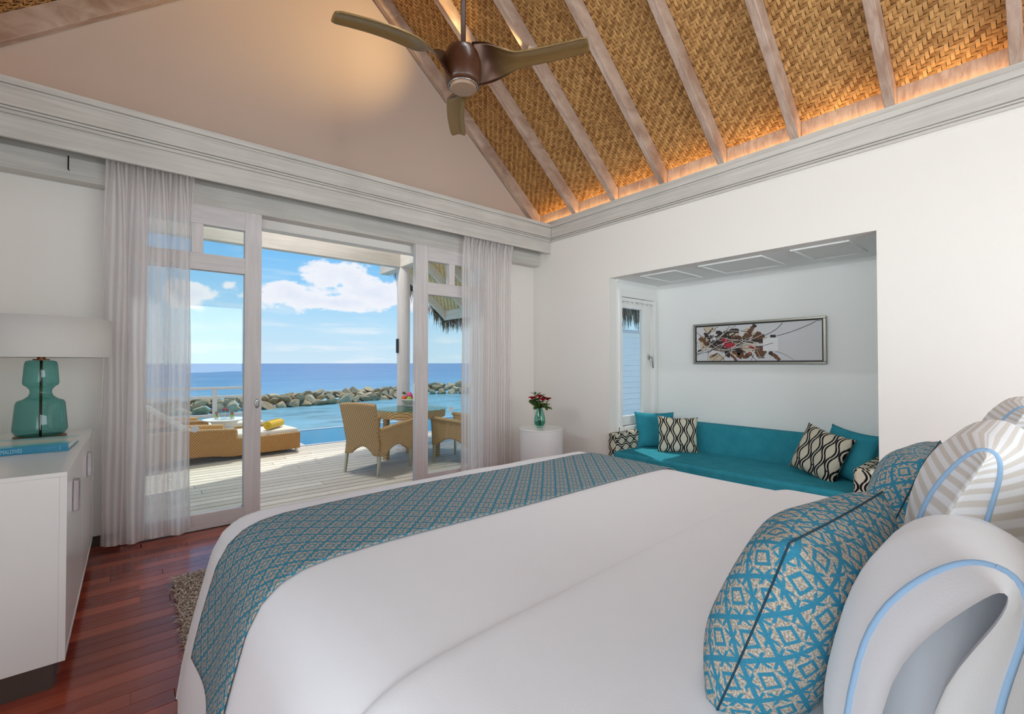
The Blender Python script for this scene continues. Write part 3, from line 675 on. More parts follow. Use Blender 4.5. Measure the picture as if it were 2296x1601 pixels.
# runner across the foot of the bed
RY0, RY1 = 1.415, 1.965
AR = HALF + 0.74
def run_pt(u, v): return duvet_pt((2 * u - 1) * AR, RY0 + v * (RY1 - RY0) + 0.012 * math.sin(u * 9), 0.006)
CELL = 0.088
r = MB().grid(run_pt, 150, 28, lambda u, v: (u * 2 * AR / CELL, v * (RY1 - RY0) / CELL))
ro = obj('bed_runner', r, M['diamond'], None, base=(CXB, 1.7, .7), smooth=True); tag(ro, 'teal and taupe diamond patterned runner laid across the foot of the bed', 'bed runner')
so = ro.modifiers.new('thick', 'SOLIDIFY'); so.thickness = 0.003; so.offset = 1

# ---- pillows and cushions
def cushion_mesh(w, h, t, n=26, pinch=0.07, p=4, e=0.55, cell=0.07, corner=0.0, uvrot=False, arcuv=False):
    mb = MB()
    for sgn in (1, -1):
        def fn(u, v):
            a, b = 2 * u - 1, 2 * v - 1
            th = ((1 - abs(a) ** p) * (1 - abs(b) ** p)); th = max(th, 0) ** e
            x = a * w / 2 * (1 - pinch * (1 - b * b) * abs(a) ** 3); z = b * h / 2 * (1 - pinch * (1 - a * a) * abs(b) ** 3)
            wob = 0.006 * math.sin(a * 5 + b * 3) * th
            return (x, sgn * (t / 2 * th + wob), z)
        uvf = (lambda u, v: ((2 * v - 1) * h / 2 / cell, (2 * u - 1) * w / 2 / cell)) if uvrot else (lambda u, v: ((2 * u - 1) * w / 2 / cell, (2 * v - 1) * h / 2 / cell))
        g = MB().grid(fn, n, n, uvf)
        if arcuv:
            P = np.array(g.v).reshape(n + 1, n + 1, 3)
            su = np.concatenate([np.zeros((1, n + 1)), np.cumsum(np.linalg.norm(np.diff(P, axis=0), axis=2), axis=0)]); su -= su[n // 2:n // 2 + 1]
            sv = np.concatenate([np.zeros((n + 1, 1)), np.cumsum(np.linalg.norm(np.diff(P, axis=1), axis=2), axis=1)], axis=1); sv -= sv[:, n // 2:n // 2 + 1]
            fl = list(zip((su / cell).ravel().tolist(), (sv / cell).ravel().tolist())); g.uv = [[fl[j] for j in f] for f in g.f]
        if sgn < 0: mb.add(g.v, g.f, None); mb.uv[-len(g.f):] = g.uv
        else: mb.add(g.v, [tuple(reversed(f)) for f in g.f], None); mb.uv[-len(g.f):] = [list(reversed(q)) for q in g.uv]
    mb.has_uv = True
    return mb
def place(o, loc, yaw=0, tilt=0, roll=0):
    # local y is the cushion's thickness, z its height; tilt leans it back
    o.matrix_world = Matrix.Translation(loc) @ Matrix.Rotation(R(yaw), 4, 'Z') @ Matrix.Rotation(R(tilt), 4, 'X') @ Matrix.Rotation(R(roll), 4, 'Y'); return o
def seam(o, w, h, mat, rad=0.0025, pinch=0.07):
    pts = []
    for k in range(81):
        s = k / 80 * 4; side = int(s) % 4; t = (s - int(s)) * 2 - 1
        a, b = ((t, -1), (1, t), (-t, 1), (-1, -t))[side]
        pts.append((a * w / 2 * (1 - pinch * (1 - b * b) * abs(a) ** 3), 0, b * h / 2 * (1 - pinch * (1 - a * a) * abs(b) ** 3)))
    s_ = obj('seam', MB().tube(pts, rad, 6, False), mat, o, smooth=True); return s_
M['seam'] = plain('teal_seam', (24, 66, 84), 0.9)
for nm, loc, yaw, tilt, roll, lab in (
    ('teal_cushion', (0.965, 0.305, 0.862), -3, 20, 0, 'nearer teal diamond patterned cushion standing on the duvet in front of the pillows'),
    ('teal_cushion', (1.84, 0.30, 0.866), 3, 20, 0, 'farther teal diamond patterned cushion on the bed near the white wall')):
    c = obj(nm, cushion_mesh(0.44, 0.37, 0.20, 36, 0.03, 3.2, 0.5, 0.088, arcuv=True), M['diamond'], smooth=True, weld=True)
    seam(c, 0.44, 0.37, M['seam'], .0018, pinch=.03); place(c, loc, yaw, tilt, roll); tag(c, lab, 'cushion', 'teal diamond cushions on the bed')

def sleeve_pillow(name, L, H, T, mat, mouth=0.10, uvs=0.03, closed=False):
    """pillow in an open-ended case: loops along x, closed far end, the mouth hanging open at the near end"""
    nu, nv = 40, 48; mb = MB()
    def loop(u, v):
        x = u * L; a = 2 * math.pi * v
        full = min(1, max(0, (L - x)) / (0.10)) ** .5                   # taper to the far seam
        k = min(1, max(0, (x - 0.02)) / 0.22); body = full * (0.15 + 0.85 * k ** .8)
        if closed: body *= min(1, max(0, x) / .07) ** .6
        hh = H / 2 * (0.96 + 0.04 * k) * (1 - 0.05 * (1 - full)); tt = T / 2 * body
        sag = 0.02 * math.sin(3 * math.cos(a) + 1) * (1 - k)
        return (x, tt * math.copysign(abs(math.sin(a)) ** .9, math.sin(a)) + sag, hh * math.copysign(abs(math.cos(a)) ** .75, math.cos(a)))
    mb.grid(loop, nu, nv, lambda u, v: (v * 2 * (H + T) / uvs, u * L / uvs))
    o = obj(name, mb, mat, smooth=True, weld=True)
    def ins(u, v):
        p = loop(min(1, (mouth * 1.1 + u * (L - mouth * 1.1)) / L), v); c = min(1, u / .22) ** .5; return (p[0], p[1] * .93 * c, p[2] * .96 * (.25 + .75 * c))
    if not closed: obj('pillow_insert', MB().grid(ins, 24, 36), M['linen'], o, smooth=True)
    pts = [V(loop(mouth / L, k / 60)) * 1.0 for k in range(61)]; pts = [V((p.x, p.y * 1.015, p.z * 1.004)) for p in pts]
    obj('piping', MB().tube(pts, 0.004, 6, False), M['piping'], o, smooth=True)
    return o
for nm, L, H, T, mt, mo, loc, yaw, tilt, lab in (
    ('sham_pillow', 0.64, 0.46, 0.19, 'sham', 0.07, (0.97, 0.11, 0.94), 0, 7, 'nearer ribbed cream pillow with a blue line, propped behind the plain white pillow'),
    ('sham_pillow', 0.62, 0.46, 0.19, 'sham', 0.07, (1.93, 0.10, 0.95), 0, 8, 'farther ribbed cream pillow behind the second teal cushion'),
    ('white_pillow', 0.50, 0.41, 0.22, 'linen', 0.09, (0.56, 0.085, 0.91), 3, 12, 'nearest plain white pillow with blue piping and an open case end'),
    ('white_pillow', 0.50, 0.44, 0.21, 'linen', 0.08, (1.60, 0.09, 0.92), 3, 12, 'farther plain white pillow between the ribbed pillow and the second teal cushion')):
    p = sleeve_pillow(nm, L, H, T, M[mt], mo, closed=(mt == 'sham')); place(p, loc, yaw, tilt, 7 if nm == 'white_pillow' else 0); tag(p, lab, 'pillow', 'pillows at the head of the bed')

# ---- rug
def blades(n, x0, x1, y0, y1, h):
    bx_ = rng.uniform(x0, x1, n); by = rng.uniform(y0, y1, n); an = rng.uniform(0, 2 * np.pi, n); ln = rng.uniform(.6, 1.2, n) * h; le = rng.uniform(.5, 1.3, n) * h
    w = .0034; ca, sa = np.cos(an), np.sin(an); z0 = .006
    P = np.stack([np.stack([bx_ - sa * w, by + ca * w, np.full(n, z0)], 1), np.stack([bx_ + sa * w, by - ca * w, np.full(n, z0)], 1),
                  np.stack([bx_ + ca * le * .45 + sa * w, by + sa * le * .45 - ca * w, z0 + ln * .8], 1), np.stack([bx_ + ca * le * .45 - sa * w, by + sa * le * .45 + ca * w, z0 + ln * .8], 1),
                  np.stack([bx_ + ca * le * 1.1, by + sa * le * 1.1, z0 + ln * .75], 1)], 1)
    k = np.arange(n)[:, None] * 5
    me = bpy.data.meshes.new('pile'); me.from_pydata(P.reshape(-1, 3).tolist(), [], (k + np.array([[0, 1, 2, 3]])).tolist() + (k + np.array([[3, 2, 4]])).tolist())
    t = rng.uniform(0, 1, n); at = me.attributes.new('tone', 'FLOAT', 'FACE'); at.data.foreach_set('value', np.concatenate([t, t]).astype(np.float32)); return me
rug = thing('rug', 'taupe shag rug on the dark floor at the foot of the bed', 'rug', (1.3, 2.8, 0))
bx('backing', (0.2, 2.25, 0.0), (2.55, 3.37, 0.008), plain('rug_backing', (120, 100, 88), 0.95), rug)
p = obj('pile', blades(11000, 0.195, 0.75, 2.26, 3.37, .034), M['shag'], rug); p['kind'] = 'stuff'
p = obj('pile', blades(16000, 0.75, 2.55, 2.26, 3.37, .034), M['shag'], rug); p['kind'] = 'stuff'

# ================================================================== SIDEBOARD + things on it
sb = thing('sideboard', 'glossy white sideboard with dark plinth standing against the wall by the curtain', 'sideboard', (-0.59, 3.4, 0))
SX1, SY0, SY1, SZ0, SZ1 = -0.2, 2.58, 4.22, 0.10, 0.86
bx('body', (XL + .005, SY0, SZ0), (SX1 - .022, SY1, SZ1 - .018), M['white_gloss'], sb, 0.002)
bx('top', (XL + .005, SY0, SZ1 - .018), (SX1, SY1, SZ1), M['white_gloss'], sb, 0.002)
bx('end_panel', (SX1 - .022, SY0, SZ0), (SX1, SY0 + .018, SZ1 - .018), M['white_gloss'], sb, 0.001); bx('end_panel', (SX1 - .022, SY1 - .018, SZ0), (SX1, SY1, SZ1 - .018), M['white_gloss'], sb, 0.001)
bx('bottom_rail', (SX1 - .022, SY0 + .018, SZ0), (SX1, SY1 - .018, SZ0 + .02), M['white_gloss'], sb, 0.001)
bx('plinth', (XL + .03, SY0 + .01, 0), (SX1 - .035, SY1 - .02, SZ0), M['plinth'], sb)
ye = [SY0 + .021, 3.39, SY1 - .021]
for i, hy in enumerate((2.84, 3.66)):
    d = bx('door', (SX1 - .02, ye[i] + .002, SZ0 + .024), (SX1 - .002, ye[i + 1] - .002, SZ1 - .022), M['white_gloss'], sb, 0.002)
    for dy in (0, .034): bx('handle', (SX1 - .002, hy + dy, .635), (SX1 + .02, hy + dy + .02, .775), M['chrome'], d, 0.003)
lp = thing('table_lamp', 'teal blown glass table lamp with wide white drum shade on the sideboard', 'lamp', (-0.405, 3.76, SZ1))
LC = (-0.405, 3.76, 0)
obj('foot', MB().lathe([(0, .8605), (.108, .8605), (.110, .864), (.110, .884), (.106, .888), (0, .888)], LC, 40), M['copper'], lp, auto=40)
obj('glass_body', MB().lathe([(0, .889), (.085, .889), (.104, .898), (.114, .918), (.114, .935), (.103, 1.07), (.096, 1.086), (.072, 1.096), (.052, 1.113), (.045, 1.133), (.047, 1.15), (.058, 1.166), (.073, 1.178), (.076, 1.192), (.069, 1.295), (.064, 1.312), (.05, 1.318), (.0, 1.318)], LC, 48), M['teal_glass'], lp, smooth=True)
obj('rod', MB().tube([(LC[0], LC[1], .889), (LC[0], LC[1], 1.36)], .006, 10), M['copper'], lp, smooth=True)
obj('cap', MB().lathe([(0, 1.319), (.036, 1.319), (.036, 1.325), (.018, 1.327), (.018, 1.338), (0, 1.338)], LC, 24), M['copper'], lp, auto=40)
def shade_mat():
    b = NB('lamp_shade_linen'); df = b.n('ShaderNodeBsdfDiffuse'); b.put(df.inputs[0], lin(240, 238, 234)); tl = b.n('ShaderNodeBsdfTranslucent'); b.put(tl.inputs[0], lin(240, 234, 224))
    mx = b.n('ShaderNodeMixShader'); mx.inputs[0].default_value = .3; b.L.new(df.outputs[0], mx.inputs[1]); b.L.new(tl.outputs[0], mx.inputs[2]); return b.done(mx)
sh = obj('shade', MB().lathe([(.308, 1.335), (.305, 1.56), (.302, 1.56), (.305, 1.335), (.308, 1.335)], LC, 64), shade_mat(), lp, smooth=True)
mb = MB()
for k in range(3):
    a = k * 2.094; mb.tube([(LC[0], LC[1], 1.35), (LC[0] + .30 * math.cos(a), LC[1] + .30 * math.sin(a), 1.36)], .003, 6)
obj('shade_spider', mb, M['copper'], lp)
# book
bk = thing('book', 'large turquoise hardcover book lying flat on the sideboard under the lamp', 'book', (-0.45, 3.4, SZ1))
rz = Matrix.Rotation(R(-2.5), 4, 'Z'); bp = Matrix.Translation((-0.245, 3.2, SZ1)) @ rz
M['book_cover'] = plain('book_cover_blue', (22, 128, 164), 0.35); M['paper'] = plain('page_paper', (236, 232, 222), 0.8)
def bpart(nm, lo, hi, mt, bev=0):
    m2 = MB().box(lo, hi).mesh(nm); m2.transform(bp); return obj(nm, m2, mt, bk, bevel=bev)
bpart('pages', (-.385, .004, .004), (-.006, .345, .032), M['paper'])
bpart('back_cover', (-.39, 0, .0005), (0, .35, .004), M['book_cover']); bpart('spine', (-.39, -.0005, .0005), (0, .003, .036), M['book_cover'], .001)
def cover_art():
    b = NB('book_cover_art'); s = b.sep(b.coord('Object')); n = b.noise(b.coord('Object'), 6, 5); t = b.math('ADD', s[1], b.math('MULTIPLY', n, .18))
    return b.done(b.bsdf(b.ramp(b.math('MULTIPLY', b.math('ADD', t, .22), 2.0), [(0, lin(40, 150, 180)), (.35, lin(90, 190, 206)), (.6, lin(226, 222, 206)), (1, lin(120, 196, 214))]), .25))
bpart('front_cover', (-.39, 0, .032), (0, .35, .036), cover_art(), .001)
def text_mesh(body, size, ext=0.0004):
    cu = bpy.data.curves.new('lettering', 'FONT'); cu.body = body; cu.size = size; cu.extrude = ext; t = bpy.data.objects.new('tmp_text', cu); COL.objects.link(t)
    dg = bpy.context.evaluated_depsgraph_get(); me = bpy.data.meshes.new_from_object(t.evaluated_get(dg)); bpy.data.objects.remove(t); bpy.data.curves.remove(cu); return me
TX = plain('pale_print', (150, 206, 222), .5)
me = text_mesh('MALDIVES', .0275); me.transform(bp @ Matrix.Translation((-.233, -.0012, .0085)) @ Matrix.Rotation(R(90), 4, 'X') @ Matrix.Diagonal((.58, 1, 1, 1))); obj('lettering', me, TX, bk)
def spine_bar(nm, x0, z0, x1, z1): bpart(nm, (x0, -.0014, z0), (x1, -.0004, z1), TX2)
TX2 = plain('faint_print', (70, 158, 182), .5)
spine_bar('print_line', -.078, .0205, -.046, .0222); spine_bar('print_line', -.078, .0165, -.064, .0182); spine_bar('publisher_mark', -.033, .0085, -.0285, .029)
m2 = MB().tube([(-.087 + .0055 * math.cos(k * .4), -.001, .0195 + .0042 * math.sin(k * .4)) for k in range(17)], .0007, 5, False).mesh('emblem'); m2.transform(bp); obj('emblem', m2, TX2, bk)
spine_bar('emblem', -.089, .0185, -.085, .0205)

# ================================================================== CURTAINS
def curtain(name, x0, x1, ztop, zbot, folds, seed, lab, flare=0.0, yc=4.175):
    rr = random.Random(seed); ph = [rr.uniform(0, 6.28) for _ in range(8)]; W = x1 - x0
    t = thing(name, lab, 'curtain', ((x0 + x1) / 2, yc, zbot))
    def fn(u, v):
        z = zbot + (ztop - zbot) * v; w = u * folds * 2 * math.pi
        k = 1 - v; top = math.exp(-max(0, k - .035) * 16)
        g = math.sin(w + ph[0] + .5 * math.sin(w * .37 + ph[1]) + .35 * math.sin(v * 3 + ph[2])) * .62 + math.sin(w * .5 + ph[3] + v * 1.1) * .38
        pl = math.sin(u * folds * 3.4 * 2 * math.pi + ph[4])
        y = yc + (g * .055 * (1 - top) * (0.75 + .25 * k)) + pl * (.022 * top + .004)
        xx = x0 + W * u + .018 * math.cos(w + ph[0]) * (1 - top) + flare * k * (u - .5) * W + .004 * math.sin(z * 5 + w)
        return (xx, y, z + .012 * math.sin(w * .5 + ph[5]) * max(0, 1 - v * 30))
    nu = int(folds * 44); h = (ztop - .115 - zbot) / (ztop - zbot)
    obj('cloth', MB().grid(lambda u, v: fn(u, v * h), nu, 60, lambda u, v: (u * W * 2.2 / .045, v * 20)), M['sheer'], t, smooth=True)
    def head(u, v):
        p = fn(u, h + (1 - h) * v); b = math.sin(math.pi * v) * .016 * (.4 + .6 * abs(math.sin(u * folds * 3.4 * math.pi + ph[4] / 2))); return (p[0], p[1] - b, p[2])
    obj('heading_tape', MB().grid(head, nu, 8, lambda u, v: (u * W * 2.2 / .045, 18 + v * 2)), M['sheer'], t, smooth=True)
    def hem(u, v):
        p = fn(u, v * .012); return (p[0], p[1] - .0015, p[2])
    obj('hem', MB().grid(hem, nu, 2, lambda u, v: (u * W * 2.2 / .045, v)), M['sheer'], t, smooth=True)
    return t
curtain('sheer_curtain', -0.155, 0.345, 2.75, 0.045, 4.2, 3, 'tall sheer white curtain gathered beside the sideboard and lamp', 0.03)
curtain('sheer_curtain', 2.785, 3.50, 2.75, 0.045, 4.0, 11, 'sheer pale curtain hanging next to the round side table', 0.0)
hk = obj('ceiling_hook', MB().tube([(-0.34, 4.22, 2.69), (-0.34, 4.215, 2.60), (-0.335, 4.205, 2.59)], .004, 6), M['black'], None, base=(-.34, 4.22, 2.69)); tag(hk, 'small dark curtain hook under the pelmet near the lamp', 'hook')

# ================================================================== SIDE TABLE + VASE
st = thing('side_table', 'round white drum side table in the corner beside the sheer curtain', 'side table', (3.40, 3.58, 0)); TC = (3.40, 3.58, 0)
obj('drum', MB().lathe([(0, .002), (.232, .002), (.235, .006), (.235, .586)], TC, 64), M['white_gloss'], st, auto=40)
obj('top', MB().lathe([(.235, .586), (.24, .588), (.24, .596), (.237, .60), (0, .60)], TC, 64), M['white_gloss'], st, auto=30)
VC = (3.40, 3.60, .6)
vs = thing('glass_vase', 'small green glass vase on the round side table', 'vase', VC)
obj('glass', MB().lathe([(0, .0015), (.033, .0015), (.034, .008), (.045, .02), (.058, .045), (.061, .07), (.057, .11), (.044, .16), (.033, .2), (.030, .212), (.028, .212), (.031, .2), (.042, .16), (.055, .11), (.059, .07), (.056, .045), (.043, .022), (0, .012)], VC, 40), M['vase_glass'], vs, smooth=True)
obj('water', MB().lathe([(0, .014), (.042, .023), (.055, .046), (.057, .062), (0, .062)], VC, 40), glass_pane('vase_water', (.45, .78, .72), 1.0, 1.2), vs, smooth=True)
bq = thing('flower_bouquet', 'posy of red flowers with green leaves in the glass vase', 'flowers', (VC[0], VC[1], VC[2] + .02))
G1 = plain('leaf_green', (62, 92, 34), .45, var=.35, bscale=8); G2 = plain('stem_green', (58, 78, 34), .6); RD = plain('flower_red', (196, 22, 48), .6, var=.25); CRM = plain('cream_bud', (226, 210, 150), .6)
fr = random.Random(5)
def leaf_mesh():
    def fn(u, v):
        w = math.sin(math.pi * min(1, u * 1.02)) ** .8 * .36; return (u, (v - .5) * w, .10 * math.sin(u * 2.6) - abs(v - .5) * -.25 * w)
    return MB().grid(fn, 7, 4).mesh('leaf', True)
LM = leaf_mesh(); LM.materials.append(G1)
def aim(p, d, s, roll=0): return Matrix.Translation(p) @ V(d).to_track_quat('X', 'Z').to_matrix().to_4x4() @ Matrix.Rotation(roll, 4, 'X') @ Matrix.Scale(s, 4)
def add_leaf(p, d, s):
    o = bpy.data.objects.new('leaf', LM); COL.objects.link(o); o.parent = bq; o.matrix_local = Matrix.Translation(-BASE[bq.name]) @ aim(p, d, s, fr.uniform(-.8, .8))
heads = [(-.075, .04, .30), (-.02, -.02, .315), (.0, -.045, .285), (.07, -.05, .285), (-.03, .05, .39), (.05, .04, .36), (-.10, .02, .26), (.10, 0, .25), (.0, .06, .33), (.04, -.08, .24)]
for i, h in enumerate(heads):
    p0 = V(VC) + V((fr.uniform(-.02, .02), fr.uniform(-.02, .02), .03)); p1 = V(VC) + V((h[0] * .15, h[1] * .15, .21)); p2 = V(VC) + V(h)
    obj('stem', MB().tube([p0, p0.lerp(p1, .5), p1, p1.lerp(p2, .5) + V((0, 0, .01)), p2], .0028, 6), G2, bq, smooth=True)
    for k in range(7):
        t = fr.uniform(.05, 1.0); b = p1.lerp(p2, t); a = fr.uniform(0, 6.28); add_leaf(b, (math.cos(a), math.sin(a), fr.uniform(-.5, .5)), fr.uniform(.07, .11))
for i in (0, 1, 2, 3):
    c = V(VC) + V(heads[i]) + V((-.012, -.012, .01)); mb = MB()
    for k in range(11):
        a = k * 2.4; rr_ = .032 + .008 * (k % 3); el_ = .2 + .12 * (k % 4)
        d = V((math.cos(a), math.sin(a), el_)).normalized(); q = d.to_track_quat('X', 'Z')
        def fn(u, v, q=q, rr_=rr_): 
            w = math.sin(math.pi * (.12 + .8 * u)) * .045; return c + q @ V((u * rr_ * 1.3, (v - .5) * w, .02 * math.sin(u * 3)))
        mb.grid(fn, 4, 3)
    obj('blossom', mb, RD, bq, smooth=True)
for k in range(5):
    c = V(VC) + V((.035 + fr.uniform(-.03, .03), -.05 + fr.uniform(-.02, .02), .255 + fr.uniform(-.02, .03)))
    obj('bud', MB().lathe([(0, -.012), (.006, -.006), (.008, .002), (.004, .012), (0, .014)], c, 8), CRM, bq, smooth=True)
# ================================================================== SOFA IN THE ALCOVE
sf = thing('sofa', 'built-in teal suede sofa filling the alcove under the painting', 'sofa', (4.5, 2.0, 0))
def soft_box(lo, hi, bev, n=0, amp=0.0, uv=None):
    bm = bmesh.new(); me = MB().box(lo, hi).mesh('soft'); bm.from_mesh(me)
    bmesh.ops.bevel(bm, geom=bm.edges[:], offset=bev, segments=4, affect='EDGES', profile=0.5)
    if n: bmesh.ops.subdivide_edges(bm, edges=bm.edges[:], cuts=n, use_grid_fill=True)
    if amp:
        for v in bm.verts: v.co.z += amp * (math.sin(v.co.y * 9 + v.co.x * 14) * math.sin(v.co.x * 11 + 1.3) + .5 * math.sin(v.co.y * 23 + v.co.x * 31))
    bm.to_mesh(me); bm.free(); return me
bx('base', (3.98, AY0 + .012, 0.02), (4.66, AY1 - .012, 0.16), M['suede'], sf, 0.01)
obj('seat', soft_box((3.965, AY0 + .10, 0.16), (4.70, AY1 - .10, 0.352), .03, 3, .002), M['suede'], sf, smooth=True)
me = MB().prism([(4.66, .16), (4.975, .16), (4.975, .632), (4.80, .632)], 'y', AY0 + .015, AY1 - .015)
obj('backrest', me, M['suede'], sf, bevel=0.03, seg=4, smooth=True)
def arm_mesh(lo, hi, c=0.15):
    me = soft_box(lo, hi, .022); ul = me.uv_layers.new(name='UVMap')
    for p in me.polygons:
        n = p.normal
        for li in p.loop_indices:
            q = me.vertices[me.loops[li].vertex_index].co
            if abs(n.y) > .6: uv = (q.z, q.x)
            elif abs(n.x) > .6: uv = (q.y, q.z)
            else: uv = (q.y, q.x)
            ul.data[li].uv = (uv[0] / c * 2, uv[1] / c)
    return me
obj('arm', arm_mesh((3.99, AY1 - .125, .16), (4.72, AY1 - .012, .535)), M['ogee'], sf, smooth=True)
obj('arm', arm_mesh((3.965, AY0 + .012, .16), (4.72, AY0 + .135, .545)), M['ogee'], sf, smooth=True)
UVC = 0.062
for nm, mt, w, h, t, loc, yaw, tilt, roll, uvr, lab in (
    ('teal_throw_cushion', 'suede', .44, .42, .13, (4.56, 2.93, .535), -48, 14, 0, False, 'plain teal cushion at the window end of the sofa'),
    ('ikat_cushion', 'ogee', .42, .40, .13, (4.50, 2.61, .525), -50, 15, 2, False, 'black and cream ogee cushion at the window end of the sofa'),
    ('ikat_cushion', 'ogee', .44, .42, .13, (4.42, 1.27, .54), -112, 20, 12, False, 'black and cream ogee cushion leaning by the far sofa arm near the bed pillows'),
    ('teal_throw_cushion', 'suede', .44, .42, .13, (4.50, 1.10, .55), -118, 16, 6, False, 'plain teal cushion tucked behind the ogee cushion near the bed pillows')):
    me = cushion_mesh(w, h, t, 22, .09, 4, .6, .1)
    o = obj(nm, me, M[mt], smooth=True, weld=True); place(o, loc, yaw, -tilt, roll); tag(o, lab, 'cushion', 'sofa cushions')
    if mt == 'ogee':
        for p in o.data.uv_layers[0].data: p.uv = (p.uv[0] * .1 / .068 + .3, p.uv[1] * .1 / .19)

# ---- abstract painting
pt = thing('framed_painting', 'wide abstract painting in a silver frame on the alcove wall', 'painting', (AX, 2.03, 1.29))
PY0, PY1, PZ0, PZ1 = 1.365, 2.665, 1.288, 1.738; fx0 = AX - .045
M['silver'] = plain('silver_leaf_frame', (150, 148, 138), .35, metal=.8, var=.2)
fw = .022
for lo, hi in (((fx0, PY0, PZ1 - fw), (AX - .001, PY1, PZ1)), ((fx0, PY0, PZ0), (AX - .001, PY1, PZ0 + fw)), ((fx0, PY0, PZ0 + fw), (AX - .001, PY0 + fw, PZ1 - fw)), ((fx0, PY1 - fw, PZ0 + fw), (AX - .001, PY1, PZ1 - fw))): bx('frame', lo, hi, M['silver'], pt, .003)
bx('black_liner', (AX - .022, PY0 + fw, PZ0 + fw), (AX - .001, PY1 - fw, PZ1 - fw), M['black'], pt)
cy0, cy1, cz0, cz1 = PY0 + fw + .012, PY1 - fw - .012, PZ0 + fw + .012, PZ1 - fw - .012
cvx = AX - .032
cv = bx('canvas', (cvx, cy0, cz0), (AX - .022, cy1, cz1), plain('primed_canvas', (212, 212, 214), .8, var=.03), pt)
